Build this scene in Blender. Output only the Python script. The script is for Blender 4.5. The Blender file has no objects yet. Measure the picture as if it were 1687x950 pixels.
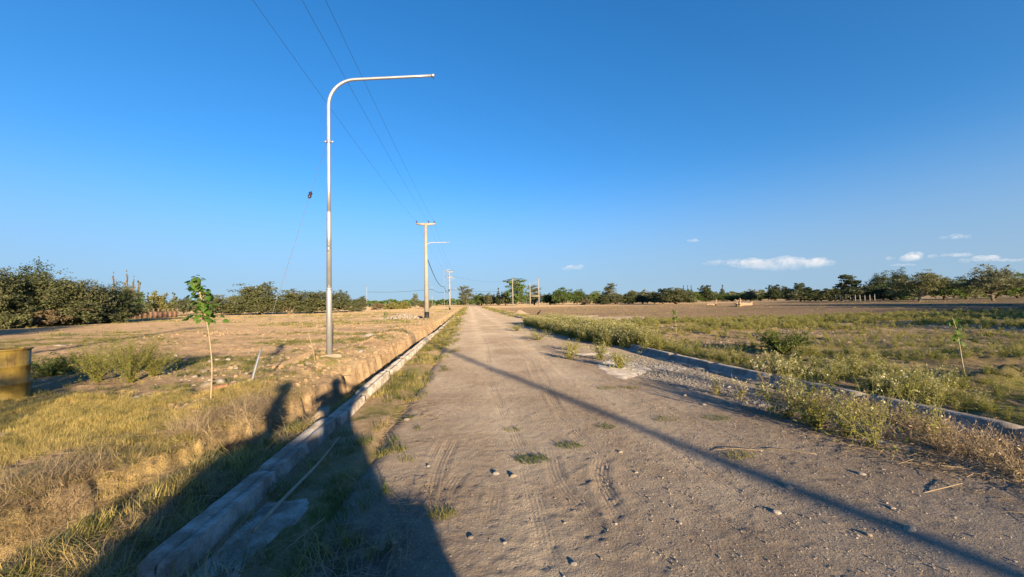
import bpy, bmesh, math, random
import numpy as np
from mathutils import Vector, Matrix, Euler

R = math.radians
scene = bpy.context.scene
COL = scene.collection
rng = np.random.default_rng(7)
random.seed(7)

# ------------------------------------------------------------------ camera
CAM_H, F, CX, CY = 1.6, 620.0, 843.5, 475.0          # eye height, focal length and centre in photo pixels
PITCH, ROLL = R(2.09), R(-1.2)
cam_d = bpy.data.cameras.new('camera')
cam = bpy.data.objects.new('camera', cam_d)
COL.objects.link(cam)
cam_d.sensor_width = 36.0
cam_d.lens = F / 1687.0 * 36.0
cam_d.clip_start, cam_d.clip_end = 0.05, 30000
cam.location = (0, 0, CAM_H)
CAM_R = Matrix.Rotation(R(90) + PITCH, 3, 'X') @ Matrix.Rotation(ROLL, 3, 'Z')
cam.rotation_euler = CAM_R.to_euler()
scene.camera = cam

# ------------------------------------------------------------------ sky and sun
SUN_EL = R(10.5)
SUN_H = Vector((0.4277, -0.904, 0)).normalized()
world = bpy.data.worlds.new('World')
scene.world = world
world.use_nodes = True
wn, wl = world.node_tree.nodes, world.node_tree.links
bg = wn['Background']
sky = wn.new('ShaderNodeTexSky')
sky.sky_type = 'NISHITA'
sky.sun_disc = False
sky.sun_elevation = SUN_EL
sky.sun_rotation = math.atan2(SUN_H.x, SUN_H.y)
sky.altitude = 700
sky.air_density = 1.15
sky.dust_density = 0.45
sky.ozone_density = 3.0
tc = wn.new('ShaderNodeTexCoord')
va = wn.new('ShaderNodeVectorMath'); va.operation = 'ADD'; va.inputs[1].default_value = (0, 0, 0.10)
vn_ = wn.new('ShaderNodeVectorMath'); vn_.operation = 'NORMALIZE'
wl.new(tc.outputs['Generated'], va.inputs[0]); wl.new(va.outputs[0], vn_.inputs[0]); wl.new(vn_.outputs[0], sky.inputs['Vector'])
hs = wn.new('ShaderNodeHueSaturation')
hs.inputs['Saturation'].default_value = 1.27
hs.inputs['Hue'].default_value = 0.507
wl.new(sky.outputs[0], hs.inputs['Color'])
sx_ = wn.new('ShaderNodeSeparateXYZ'); wl.new(tc.outputs['Generated'], sx_.inputs[0])
mr_ = wn.new('ShaderNodeMapRange'); mr_.interpolation_type = 'SMOOTHERSTEP'                  # pale band of haze all round the horizon
mr_.inputs['From Min'].default_value = -0.05; mr_.inputs['From Max'].default_value = 0.37
mr_.inputs['To Min'].default_value = 0.88; mr_.inputs['To Max'].default_value = 0.0
wl.new(sx_.outputs[2], mr_.inputs['Value'])
hz_ = wn.new('ShaderNodeMix'); hz_.data_type = 'RGBA'
hz_.inputs[7].default_value = (1.22, 1.66, 2.18, 1)
wl.new(mr_.outputs[0], hz_.inputs[0]); wl.new(hs.outputs[0], hz_.inputs[6])
wl.new(hz_.outputs[2], bg.inputs[0])
bg.inputs[1].default_value = 0.106
sun_d = bpy.data.lights.new('sun', 'SUN')
sun_d.energy = 5.0
sun_d.angle = R(0.7)
sun_d.color = (1.0, 0.76, 0.47)
sun = bpy.data.objects.new('sun', sun_d)
COL.objects.link(sun)
to_sun = Vector((SUN_H.x * math.cos(SUN_EL), SUN_H.y * math.cos(SUN_EL), math.sin(SUN_EL)))
sun.rotation_euler = to_sun.to_track_quat('Z', 'Y').to_euler()
sun.location = (20, -40, 30)
vs = scene.view_settings
vs.view_transform = 'Standard'
vs.look = 'None'
vs.exposure = 1.45
vs.gamma = 1.0
scene.cycles.max_bounces = 6
scene.cycles.diffuse_bounces = 3
scene.cycles.transparent_max_bounces = 4
scene.cycles.volume_bounces = 2

# ------------------------------------------------------------------ helpers: geometry of the place
def ray(px, py):
    return CAM_R @ Vector(((px - CX) / F, -(py - CY) / F, -1.0))
def G(px, py, z=0.0):
    """ground point that was measured at a photo position"""
    d = ray(px, py)
    t = (z - CAM_H) / d.z
    return Vector((d.x * t, d.y * t, z))
def at(px, D):
    """ground position at D metres ahead, in the direction of a photo column"""
    return Vector(((px - CX) / F * D, D, 0))

RD = np.array([-0.1146, 0.9934])      # road direction
RN = np.array([0.9934, 0.1146])       # to the right of the road
def su(x, y):
    return x * RD[0] + y * RD[1], x * RN[0] + y * RN[1]
def xy(s, u):
    return s * RD[0] + u * RN[0], s * RD[1] + u * RN[1]

def _hash(ix, iy, seed):
    h = (ix.astype(np.int64) * 374761393 + iy.astype(np.int64) * 668265263 + seed * 982451653) & 0xFFFFFFFF
    h = ((h ^ (h >> 13)) * 1274126177) & 0xFFFFFFFF
    h = h ^ (h >> 16)
    return (h & 0xFFFFFF) / float(0xFFFFFF)
def vnoise(x, y, seed=0):
    x = np.asarray(x, float); y = np.asarray(y, float)
    ix, iy = np.floor(x), np.floor(y)
    fx, fy = x - ix, y - iy
    fx = fx * fx * (3 - 2 * fx); fy = fy * fy * (3 - 2 * fy)
    a = _hash(ix, iy, seed); b = _hash(ix + 1, iy, seed); c = _hash(ix, iy + 1, seed); d = _hash(ix + 1, iy + 1, seed)
    return (a + (b - a) * fx) * (1 - fy) + (c + (d - c) * fx) * fy
def fbm(x, y, seed=0, octv=4):
    v, a, t = 0.0, 0.5, 0.0
    for o in range(octv):
        v = v + a * vnoise(x * 2 ** o, y * 2 ** o, seed + o * 17); t += a; a *= 0.5
    return v / t                                            # 0..1
def sm(a, b, x):
    t = np.clip((np.asarray(x, float) - a) / (b - a), 0, 1)
    return t * t * (3 - 2 * t)

LAMP = (-4.62, 9.5)
RK = [(-3, 6.1), (0.2, 6.0), (1.8, 5.97), (3.4, 5.85), (4.9, 5.72), (6.4, 5.52), (7.9, 5.38), (9.4, 5.28), (11.0, 5.22), (13.0, 5.2), (15.0, 5.18), (17, 5.16), (19, 5.15), (21, 5.15), (23, 5.15), (25, 5.15), (26.8, 5.3), (27.8, 5.8), (28.4, 6.6)]
def kerb_u(s):
    return np.interp(s, [k[0] for k in RK[:-3]], [k[1] for k in RK[:-3]])
def trench(s):
    uc = -2.34 - 0.72 * sm(6.5, 2.4, s)
    w = 0.34 + 0.10 * sm(6.5, 2.2, s)
    return uc, w
def ground_h(x, y):
    x = np.asarray(x, float); y = np.asarray(y, float)
    s, u = su(x, y)
    r = np.hypot(x, y)
    near = sm(120, 25, r)
    z = 0.07 * (fbm(x * 0.25, y * 0.25, 3) - 0.5) + 0.05 * (fbm(x * 1.3, y * 1.3, 5) - 0.5) * near \
        + (0.035 * (fbm(x * 6, y * 6, 9, 3) - 0.5) + 0.05 * np.clip(fbm(x * 11, y * 11, 11, 3) - 0.5, 0, 1)) * sm(40, 8, r)
    left = sm(-1.85, -2.6, u)
    ku = kerb_u(s)
    right = sm(0.04, 0.30, u - ku)
    z = z * (0.25 + 0.75 * np.maximum(left, right))
    z = z + 0.13 * left * sm(90, 40, s) + 0.10 * right * sm(30, 26, s)
    # clods on both fields
    z = z + 0.07 * np.maximum(left, right) * sm(60, 15, r) * np.clip(fbm(x * 2.6, y * 2.6, 21, 3) - 0.52, 0, 1) * 3
    # mound of spoil along the dug ditch
    z = z + 0.16 * np.exp(-((u + 3.6) / 0.55) ** 2) * sm(4.5, 7, s) * sm(60, 20, s) * (0.5 + fbm(s * 0.9, u * 0.9, 31))
    z = z + 0.10 * np.exp(-((x - LAMP[0]) ** 2 + (y - LAMP[1]) ** 2) / 0.5)
    uc, w = trench(s)
    wob = 0.26 * (fbm(s * 1.7, u * 0.7, 41) - 0.5) + 0.30 * (fbm(s * 5.5, u * 5.5, 45, 3) - 0.5) * sm(40, 10, s)
    dd = np.abs(u - uc + wob) / w
    z = z - (0.62 * (1 - sm(0.50, 1.0, dd))) * sm(75, 35, s) * sm(-2.5, 0.5, s)
    # added low ridge behind the weeds on the right, shaped to cast a shaded strip
    yy = y - 6.15 - 0.25 * (fbm(x * 0.8, 0 * x, 43) - 0.5)
    z = z + (0.24 * np.exp(-(yy / 0.30) ** 2) - 0.14 * np.exp(-((yy - 0.95) / 0.5) ** 2)) * sm(7.0, 7.8, x) * sm(18, 15, x) * (0.75 + 0.5 * fbm(x * 1.5, y * 1.5, 47))
    # bed of the road and of the side street
    eL = -1.05 + 0.35 * (fbm(s * 0.6, 0 * s, 51) - 0.5)
    bed = sm(-0.30, 0.10, u - eL) * sm(0.10, -0.10, u - ku)
    z = z * (1 - bed) - 0.07 * bed
    side = sm(27.0, 28.5, s) * sm(37.0, 35.6, s) * sm(3.5, 4.5, u)
    z = z * (1 - side) - 0.02 * side
    strip = sm(-2.0, -1.75, u) * sm(-0.9, -1.3, u)
    z = z * (1 - strip) + strip * (0.015 + 0.04 * (fbm(x * 2, y * 2, 61) - 0.5))
    return z
def gz(x, y):
    return float(ground_h(np.array([x]), np.array([y]))[0])

TRACKS_UV = [[(1.5, 0.42), (4, 0.52), (8, 0.40), (14, 0.60), (22, 0.5), (30, 0.5)], [(1.5, 2.05), (4, 2.18), (8, 2.05), (14, 2.25), (22, 2.1), (30, 2.1)], [(1.5, 1.5), (5, 1.25), (9, 1.6), (15, 1.3), (24, 1.4)], [(1.6, 3.2), (4, 2.95), (8, 2.7), (13, 2.75), (20, 2.6)]]
TRACKS_PX = [   # measured wheel tracks on the road (photo positions)
    [(738, 716), (716, 762), (702, 812), (694, 850)], [(752, 716), (728, 765), (716, 812), (709, 850)],
    [(776, 765), (752, 790), (737, 818), (733, 850)],
    [(995, 746), (984, 780), (992, 808), (1030, 870), (1065, 910)], [(1000, 750), (992, 782), (1004, 815), (1044, 872)],
    [(985, 770), (950, 800), (935, 815)], [(905, 735), (920, 790), (960, 840), (1000, 890)],
    [(820, 790), (815, 830), (805, 880)], [(1080, 790), (1140, 830), (1220, 880), (1300, 935)],
    [(870, 590), (885, 625), (905, 650), (930, 690)], [(1230, 900), (1150, 860), (1090, 850)],
]
def resample(P, step):
    P = np.asarray(P, float)
    # smooth with Catmull-Rom
    Q = []
    n = len(P)
    for i in range(n - 1):
        p0, p1, p2, p3 = P[max(i - 1, 0)], P[i], P[i + 1], P[min(i + 2, n - 1)]
        m = max(2, int(np.linalg.norm(p2 - p1) / step))
        for k in range(m):
            t = k / m
            Q.append(0.5 * ((2 * p1) + (-p0 + p2) * t + (2 * p0 - 5 * p1 + 4 * p2 - p3) * t * t + (-p0 + 3 * p1 - 3 * p2 + p3) * t ** 3))
    Q.append(P[-1])
    return np.array(Q)
def road_h(x, y):
    s, u = su(x, y)
    r = np.hypot(x, y)
    z = 0.030 * (fbm(x * 0.5, y * 0.5, 71) - 0.5) + 0.010 * (fbm(x * 2.2, y * 2.2, 73) - 0.5)
    z = z + 0.007 * (fbm(x * 9, y * 9, 75, 3) - 0.5) * sm(35, 8, r)
    z = z + 0.016 * np.clip(fbm(x * 24, y * 24, 77, 3) - 0.50, 0, 1) * sm(16, 5, r) * (0.3 + 1.4 * fbm(x * 0.8, y * 0.8, 79))
    eL = -1.05 + 0.35 * (fbm(s * 0.6, 0 * s, 51) - 0.5)
    z = z - 0.12 * sm(0.25, -0.15, u - eL)
    z = z - 0.05 * sm(-0.45, -0.2, u - kerb_u(s))
    # worn wheel lanes
    wob = 0.25 * (fbm(s * 0.12, 0 * s, 83) - 0.5); u = u - wob
    z = z - 0.012 * np.exp(-((u - 0.5) / 0.3) ** 2) - 0.012 * np.exp(-((u - 2.2) / 0.3) ** 2)
    return z + 0.012
def rz(x, y):
    return float(road_h(np.array([x]), np.array([y]))[0])

# ------------------------------------------------------------------ helpers: meshes
def mesh_np(name, V, Fs, mat=None, smooth=False, mids=None):
    """Fs: list of int arrays (n,3)/(n,4); mids: material index for each array"""
    me = bpy.data.meshes.new(name)
    V = np.asarray(V, np.float32).reshape(-1, 3)
    Fs = [np.asarray(f, np.int32) for f in Fs if len(f)]
    me.vertices.add(len(V))
    me.vertices.foreach_set('co', V.ravel())
    loops = np.concatenate([f.ravel() for f in Fs])
    sizes = np.concatenate([np.full(len(f), f.shape[1], np.int32) for f in Fs])
    starts = np.concatenate([[0], np.cumsum(sizes)[:-1]]).astype(np.int32)
    me.loops.add(len(loops)); me.loops.foreach_set('vertex_index', loops)
    me.polygons.add(len(sizes)); me.polygons.foreach_set('loop_start', starts)
    if mids is not None:
        me.polygons.foreach_set('material_index', np.concatenate([np.full(len(f), m, np.int32) for f, m in zip(Fs, mids)]))
    if smooth:
        me.polygons.foreach_set('use_smooth', np.ones(len(sizes), bool))
    me.update(calc_edges=True)
    me.validate()
    if mat is not None:
        for m in (mat if isinstance(mat, (list, tuple)) else [mat]):
            me.materials.append(m)
    return me
def link(name, me, parent=None, loc=(0, 0, 0), rot=(0, 0, 0), scl=(1, 1, 1)):
    o = bpy.data.objects.new(name, me)
    COL.objects.link(o)
    o.parent = parent
    o.location = loc; o.rotation_euler = rot; o.scale = scl
    return o
def tag(o, label=None, cat=None, group=None, kind=None):
    if label: o['label'] = label
    if cat: o['category'] = cat
    if group: o['group'] = group
    if kind: o['kind'] = kind
    return o
def empty(name, loc=(0, 0, 0), rotz=0):
    return link(name, None, None, loc, (0, 0, rotz))

class MB:
    """collects verts and faces of one mesh"""
    def __init__(s): s.v = []; s.f3 = []; s.f4 = []; s.n = 0
    def add(s, V, f3=None, f4=None):
        V = np.asarray(V, float).reshape(-1, 3)
        if f3 is not None and len(f3): s.f3.append(np.asarray(f3, int) + s.n)
        if f4 is not None and len(f4): s.f4.append(np.asarray(f4, int) + s.n)
        s.v.append(V); s.n += len(V)
        return s
    def tube(s, path, rad, seg=8, cap=True):
        P = np.asarray(path, float); m = len(P)
        rad = np.broadcast_to(np.asarray(rad, float), (m,))
        T = np.gradient(P, axis=0); T /= np.linalg.norm(T, axis=1)[:, None] + 1e-12
        ref = np.array([1.0, 0, 0]) if abs(T[0][0]) < 0.8 else np.array([0, 1.0, 0])
        rings = []
        for i in range(m):
            a = np.cross(T[i], ref); a /= np.linalg.norm(a) + 1e-12
            b = np.cross(T[i], a); ref = np.cross(a, T[i]) if False else ref
            t = np.linspace(0, 2 * math.pi, seg, endpoint=False)
            rings.append(P[i] + rad[i] * (np.cos(t)[:, None] * a + np.sin(t)[:, None] * b))
        V = np.concatenate(rings)
        i = np.arange(m - 1)[:, None] * seg; j = np.arange(seg)[None, :]; k = (j + 1) % seg
        q = np.stack([i + j, i + k, i + seg + k, i + seg + j], -1).reshape(-1, 4)
        f3 = []
        if cap:
            V = np.concatenate([V, P[:1], P[-1:]])
            c0, c1 = m * seg, m * seg + 1
            f3 = [(c0, (a + 1) % seg, a) for a in range(seg)] + [(c1, (m - 1) * seg + a, (m - 1) * seg + (a + 1) % seg) for a in range(seg)]
        return s.add(V, f3, q)
    def box(s, c, d, rotz=0.0, M=None):
        c = np.asarray(c, float); h = np.asarray(d, float) / 2
        V = np.array([[x, y, z] for x in (-1, 1) for y in (-1, 1) for z in (-1, 1)], float) * h
        if rotz:
            cs, sn = math.cos(rotz), math.sin(rotz)
            V = np.stack([V[:, 0] * cs - V[:, 1] * sn, V[:, 0] * sn + V[:, 1] * cs, V[:, 2]], 1)
        if M is not None: V = V @ np.array(M).T
        return s.add(V + c, None, [(0, 1, 3, 2), (4, 6, 7, 5), (0, 4, 5, 1), (2, 3, 7, 6), (0, 2, 6, 4), (1, 5, 7, 3)])
    def lathe(s, prof, c=(0, 0, 0), seg=16):
        """prof: list of (radius, z), bottom to top"""
        t = np.linspace(0, 2 * math.pi, seg, endpoint=False)
        V = np.concatenate([np.stack([r * np.cos(t), r * np.sin(t), np.full(seg, z)], 1) for r, z in prof]) + np.asarray(c, float)
        m = len(prof)
        i = np.arange(m - 1)[:, None] * seg; j = np.arange(seg)[None, :]; k = (j + 1) % seg
        q = np.stack([i + j, i + k, i + seg + k, i + seg + j], -1).reshape(-1, 4)
        V = np.concatenate([V, [np.array([0, 0, prof[0][1]]) + c, np.array([0, 0, prof[-1][1]]) + c]])
        f3 = [(m * seg, (a + 1) % seg, a) for a in range(seg)] + [(m * seg + 1, (m - 1) * seg + a, (m - 1) * seg + (a + 1) % seg) for a in range(seg)]
        return s.add(V, f3, q)
    def quads(s, C, A, B):
        """flat diamonds: centre C, half axes A and B, each (n,3)"""
        n = len(C)
        V = np.stack([C - A, C + B, C + A, C - B], 1).reshape(-1, 3)
        return s.add(V, None, np.arange(4 * n).reshape(n, 4))
    def mesh(s, name, mat=None, smooth=False):
        return mesh_np(name, np.concatenate(s.v), [np.concatenate(a) for a in (s.f3, s.f4) if a], mat, smooth)
    def build(s, name, mat, parent=None, smooth=False, **k):
        return link(name, s.mesh(name, mat, smooth), parent, **k)

def rock_mesh(name, seed, mat, flat=0.6, sub=2):
    bm = bmesh.new()
    bmesh.ops.create_icosphere(bm, subdivisions=sub, radius=1.0)
    r = np.random.default_rng(seed)
    offs = r.normal(size=(7, 3)); offs /= np.linalg.norm(offs, axis=1)[:, None]
    cut = r.uniform(0.55, 0.95, 7)
    for v in bm.verts:
        p = np.array(v.co)
        for o, c in zip(offs, cut):
            d = p @ o
            if d > c: p = p - o * (d - c) * 0.9
        p *= 1 + 0.10 * (r.random() - 0.5)
        v.co = (p[0], p[1] * 0.8, p[2] * flat)
    me = bpy.data.meshes.new(name); bm.to_mesh(me); bm.free()
    me.materials.append(mat)
    return me

# ------------------------------------------------------------------ helpers: materials
class NT:
    def __init__(s, name):
        s.m = bpy.data.materials.new(name); s.m.use_nodes = True
        s.t = s.m.node_tree; s.t.nodes.clear()
        s.out = s.n('ShaderNodeOutputMaterial')
    def n(s, typ, ins=None, **props):
        nd = s.t.nodes.new(typ)
        for k, v in props.items(): setattr(nd, k, v)
        for k, v in (ins or {}).items():
            if hasattr(v, 'links') or hasattr(v, 'is_linked'): s.t.links.new(v, nd.inputs[k])
            else: nd.inputs[k].default_value = v
        return nd
    def pos(s): return s.n('ShaderNodeNewGeometry').outputs['Position']
    def obj(s): return s.n('ShaderNodeTexCoord').outputs['Object']
    def noise(s, vec, scale, detail=5, rough=0.55, dist=0.0):
        return s.n('ShaderNodeTexNoise', {'Vector': vec, 'Scale': scale, 'Detail': detail, 'Roughness': rough, 'Distortion': dist}).outputs['Fac']
    def ramp(s, fac, stops):
        nd = s.n('ShaderNodeValToRGB', {'Fac': fac}); cr = nd.color_ramp
        while len(cr.elements) < len(stops): cr.elements.new(0.5)
        for e, (p, c) in zip(cr.elements, stops):
            e.position = p; e.color = (c, c, c, 1) if isinstance(c, (int, float)) else (*c, 1)
        return nd.outputs['Color']
    def mix(s, fac, a, b, mode='MIX'):
        nd = s.n('ShaderNodeMix', data_type='RGBA', blend_type=mode)
        for key, v in ((0, fac), (6, a), (7, b)):
            if hasattr(v, 'is_linked'): s.t.links.new(v, nd.inputs[key])
            else: nd.inputs[key].default_value = (*v, 1) if isinstance(v, tuple) and len(v) == 3 else v
        return nd.outputs[2]
    def math(s, op, a, b=0.0, c=0.0, clamp=False):
        nd = s.n('ShaderNodeMath', operation=op, use_clamp=clamp)
        for i, v in enumerate((a, b, c)):
            if hasattr(v, 'is_linked'): s.t.links.new(v, nd.inputs[i])
            else: nd.inputs[i].default_value = v
        return nd.outputs[0]
    def attr(s, name): return s.n('ShaderNodeAttribute', attribute_name=name).outputs['Fac']
    def bump(s, h, strength=0.5, dist=0.02, normal=None):
        ins = {'Height': h, 'Strength': strength, 'Distance': dist}
        if normal is not None: ins['Normal'] = normal
        return s.n('ShaderNodeBump', ins).outputs[0]
    def bsdf(s, col, rough=0.9, metal=0.0, normal=None, spec=0.2):
        ins = {'Base Color': (*col, 1) if isinstance(col, tuple) and len(col) == 3 else col, 'Roughness': rough, 'Metallic': metal, 'Specular IOR Level': spec, 'Diffuse Roughness': 1.0 if rough > 0.9 else 0.0}
        if normal is not None: ins['Normal'] = normal
        b = s.n('ShaderNodeBsdfPrincipled', ins)
        s.t.links.new(b.outputs[0], s.out.inputs[0])
        return b
def leaf_mat(name, c1, c2, c3=None, trans=0.35, rough=0.6, scale=3.0):
    t = NT(name)
    g = t.n('ShaderNodeNewGeometry'); oi = t.n('ShaderNodeObjectInfo')
    v = t.math('MULTIPLY_ADD', oi.outputs['Random'], 0.45, t.math('MULTIPLY', g.outputs['Random Per Island'], 0.55))
    stops = [(0.0, c1), (1.0, c2)] if c3 is None else [(0.0, c1), (0.6, c2), (1.0, c3)]
    col = t.ramp(v, stops)
    d = t.n('ShaderNodeBsdfPrincipled', {'Base Color': col, 'Roughness': rough, 'Specular IOR Level': 0.25})
    tr = t.n('ShaderNodeBsdfTranslucent', {'Color': col})
    mx = t.n('ShaderNodeMixShader', {0: trans, 1: d.outputs[0], 2: tr.outputs[0]})
    t.t.links.new(mx.outputs[0], t.out.inputs[0])
    return t.m
def plain(name, col, rough=0.7, metal=0.0, var=0.15, scale=8.0, spec=0.3, bump=0.0, dark=None):
    t = NT(name)
    n = t.noise(t.obj(), scale, 6, 0.6)
    lo = tuple(c * (1 - var * 2) for c in col) if dark is None else dark
    c = t.ramp(n, [(0.3, lo), (0.65, col)])
    nm = t.bump(t.noise(t.obj(), scale * 6, 4), bump, 0.01) if bump else None
    t.bsdf(c, rough, metal, nm, spec)
    return t.m

# ------------------------------------------------------------------ where things grow
def veg_field(x, y):
    """0..1 low green cover"""
    s, u = su(x, y)
    n = fbm(x * 0.35, y * 0.9, 101); n2 = fbm(x * 0.06, y * 0.22, 103); n3 = fbm(x * 1.4, y * 1.4, 105)
    L = sm(-2.6, -3.4, u) * np.clip(sm(0.50, 0.68, 0.55 * n2 + 0.45 * n), 0, 1) * 0.85
    L = np.maximum(L, sm(-3.0, -3.6, u) * sm(9.5, 7.0, y) * sm(0.40, 0.62, 0.5 * n + 0.5 * n3) * 0.9)
    band = 0.95 * sm(13.0, 9.5, y + 3 * (n - 0.5)) + 0.85 * sm(16, 20, y + 3 * (n - 0.5)) * sm(30, 25, y + 5 * (n2 - 0.5)) + 0.20
    Rt = sm(0.15, 0.4, u - kerb_u(s)) * np.clip(band * sm(0.36, 0.58, 0.5 * n + 0.3 * n3 + 0.2 * n2), 0, 1)
    Rt = Rt * (1 - sm(27, 28, s) * sm(37, 36, s))
    Rt = Rt * (1 - 0.9 * sm(7.0, 7.8, x) * sm(6.0, 6.4, y) * sm(8.3, 7.8, y))
    M = sm(-1.75, -1.55, u) * sm(-0.35, -0.95, u + 0.5 * (n3 - 0.5)) * sm(0.30, 0.55, 0.6 * n3 + 0.4 * n) * 0.9
    return np.clip(np.maximum(np.maximum(L, Rt), M), 0, 1)
def dry_field(x, y):
    s, u = su(x, y)
    n3 = fbm(x * 1.1, y * 1.1, 115)
    D = sm(-2.5, -2.9, u) * sm(6.9, 5.6, y + 0.8 * (n3 - 0.5)) * sm(0.22, 0.4, n3)
    far = 0.5 * sm(0.52, 0.7, fbm(x * 0.03, y * 0.1, 117)) * sm(20, 45, y) * sm(4, 0, u)
    far = np.maximum(far, 0.75 * sm(5.6, 6.4, u) * sm(6, 9, y) * sm(38, 24, y) * sm(0.40, 0.62, fbm(x * 0.25, y * 0.8, 119)))
    return np.clip(np.maximum(D, far), 0, 1)

def plough_field(x, y):
    s, u = su(x, y)
    return sm(6.0, 9.0, u) * sm(24, 32, y) * sm(140, 90, y) * (0.75 + 0.25 * sm(0.35, 0.6, fbm(x * 0.05, y * 0.25, 121)))

# ------------------------------------------------------------------ setting materials
def soil_mat(name, c_lo, c_mid, c_hi, is_road=False):
    t = NT(name)
    P = t.pos()
    n1 = t.noise(P, 0.7, 6, 0.6); n2 = t.noise(P, 9.0, 6, 0.65); n3 = t.noise(P, 60.0, 4, 0.6)
    v = t.math('MULTIPLY_ADD', n2, 0.5, t.math('MULTIPLY', n1, 0.5))
    col = t.ramp(v, [(0.36, c_lo), (0.50, c_mid), (0.64, c_hi)])
    grain = t.ramp(n3, [(0.25, 0.62), (0.5, 1.0), (0.75, 1.22)])
    col = t.mix(0.8, col, grain, 'MULTIPLY')
    vor = t.n('ShaderNodeTexVoronoi', {'Vector': P, 'Scale': 34.0, 'Randomness': 1.0})
    stone = t.math('MULTIPLY', t.ramp(vor.outputs['Distance'], [(0.0, 1.0), (0.26, 1.0), (0.36, 0.0)]),
                   t.ramp(t.n('ShaderNodeSeparateColor', {0: vor.outputs['Color']}).outputs[0], [(0.62, 0.0), (0.72, 1.0)]))
    col = t.mix(t.math('MULTIPLY', stone, 0.55), col, (0.40, 0.35, 0.29))
    h = t.math('MULTIPLY_ADD', n2, 0.6, t.math('MULTIPLY', n3, 0.55))
    h = t.math('MULTIPLY_ADD', t.noise(P, 170.0, 3, 0.6), 0.28, h)
    h = t.math('MULTIPLY_ADD', stone, 0.25, h)
    if is_road:
        dust = t.ramp(t.noise(P, 0.35, 3, 0.5), [(0.42, 0.0), (0.62, 1.0)])
        col = t.mix(t.math('MULTIPLY', dust, 0.45), col, (0.30, 0.26, 0.21))
        across = t.n('ShaderNodeVectorMath', {0: P, 1: (float(RN[0]), float(RN[1]), 0.0)}, operation='DOT_PRODUCT').outputs['Value']
        across = t.math('ADD', across, t.math('MULTIPLY', t.math('SUBTRACT', t.noise(P, 0.3, 3), 0.5), 0.7))
        lane = t.math('ABSOLUTE', t.math('SUBTRACT', t.math('ABSOLUTE', t.math('SUBTRACT', across, 1.35)), 0.85))
        lane = t.math('MULTIPLY', t.ramp(lane, [(0.10, 1.0), (0.42, 0.0)]), t.ramp(t.noise(P, 1.3, 4, 0.6), [(0.35, 0.2), (0.6, 1.0)]))
        col = t.mix(t.math('MULTIPLY', lane, 0.55), col, (0.33, 0.285, 0.225))
        loose = t.ramp(t.noise(P, 0.9, 5, 0.65), [(0.54, 0.0), (0.70, 0.6)])
        col = t.mix(loose, col, (0.15, 0.112, 0.082))
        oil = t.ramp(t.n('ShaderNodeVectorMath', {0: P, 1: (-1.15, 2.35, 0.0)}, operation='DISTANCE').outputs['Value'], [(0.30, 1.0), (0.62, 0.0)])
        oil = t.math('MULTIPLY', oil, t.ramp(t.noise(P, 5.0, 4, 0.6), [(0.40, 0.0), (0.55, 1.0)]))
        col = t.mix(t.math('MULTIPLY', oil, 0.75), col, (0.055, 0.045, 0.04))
        for k in (0, 1):
            tu, tv, tm = t.attr('track_u%d' % k), t.attr('track_v%d' % k), t.attr('track_m%d' % k)
            rib = t.math('SINE', t.math('MULTIPLY', tu, 2 * math.pi / 0.036))
            lug = t.math('SINE', t.math('MULTIPLY', t.math('ADD', tv, t.math('MULTIPLY', t.math('ABSOLUTE', tu), 0.9)), 2 * math.pi / 0.034))
            pat = t.math('MULTIPLY_ADD', lug, 0.22, rib)
            h = t.math('MULTIPLY_ADD', t.math('MULTIPLY', pat, tm), 0.11, h)
            col = t.mix(t.math('MULTIPLY', tm, 0.08), col, (0.20, 0.145, 0.10))
    else:
        veg, dry = t.attr('veg'), t.attr('dry')
        col = t.mix(t.math('MULTIPLY', t.attr('plough'), t.ramp(n2, [(0.35, 1.0), (0.65, 0.65)])), col, (0.125, 0.085, 0.058))
        vn = t.math('MULTIPLY', veg, t.ramp(t.noise(P, 3.5, 5, 0.65), [(0.36, 0.15), (0.58, 1.0)]))
        gcol = t.ramp(t.noise(P, 1.7, 4, 0.6), [(0.35, (0.085, 0.095, 0.030)), (0.55, (0.15, 0.15, 0.045)), (0.7, (0.22, 0.19, 0.065))])
        col = t.mix(vn, col, gcol)
        col = t.mix(t.math('MULTIPLY', dry, 0.85), col, t.ramp(n2, [(0.3, (0.17, 0.125, 0.05)), (0.65, (0.36, 0.27, 0.11))]))
        h = t.math('MULTIPLY_ADD', t.noise(P, 3.0, 5, 0.6), 0.7, h)
    nm = t.bump(h, 0.9, 0.022 if is_road else 0.05)
    t.bsdf(col, 0.95, 0, nm, 0.1)
    return t.m
M_GROUND = soil_mat('field_soil', (0.19, 0.130, 0.078), (0.30, 0.215, 0.132), (0.39, 0.295, 0.19))
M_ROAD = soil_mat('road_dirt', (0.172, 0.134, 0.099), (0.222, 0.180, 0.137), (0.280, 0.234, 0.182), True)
def concrete_mat(name, col, dirt=(0.20, 0.16, 0.12), amt=0.6):
    t = NT(name)
    P = t.pos()
    n = t.noise(P, 5.0, 7, 0.65); f = t.noise(P, 70.0, 4, 0.6)
    c = t.mix(t.math('MULTIPLY', t.ramp(n, [(0.42, 1.0), (0.62, 0.0)]), amt), col, dirt)
    c = t.mix(0.6, c, t.ramp(f, [(0.3, 0.65), (0.6, 1.1)]), 'MULTIPLY')
    pit = t.ramp(t.n('ShaderNodeTexVoronoi', {'Vector': P, 'Scale': 45.0}).outputs['Distance'], [(0.05, 0.0), (0.16, 1.0)])
    nm = t.bump(t.math('ADD', t.math('MULTIPLY', pit, 0.5), t.math('ADD', t.math('MULTIPLY', n, 0.6), f)), 0.9, 0.007)
    t.bsdf(c, 0.93, 0, nm, 0.2)
    return t.m
M_CONC = concrete_mat('old_concrete', (0.37, 0.355, 0.33), (0.15, 0.12, 0.09), 0.8)
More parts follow.
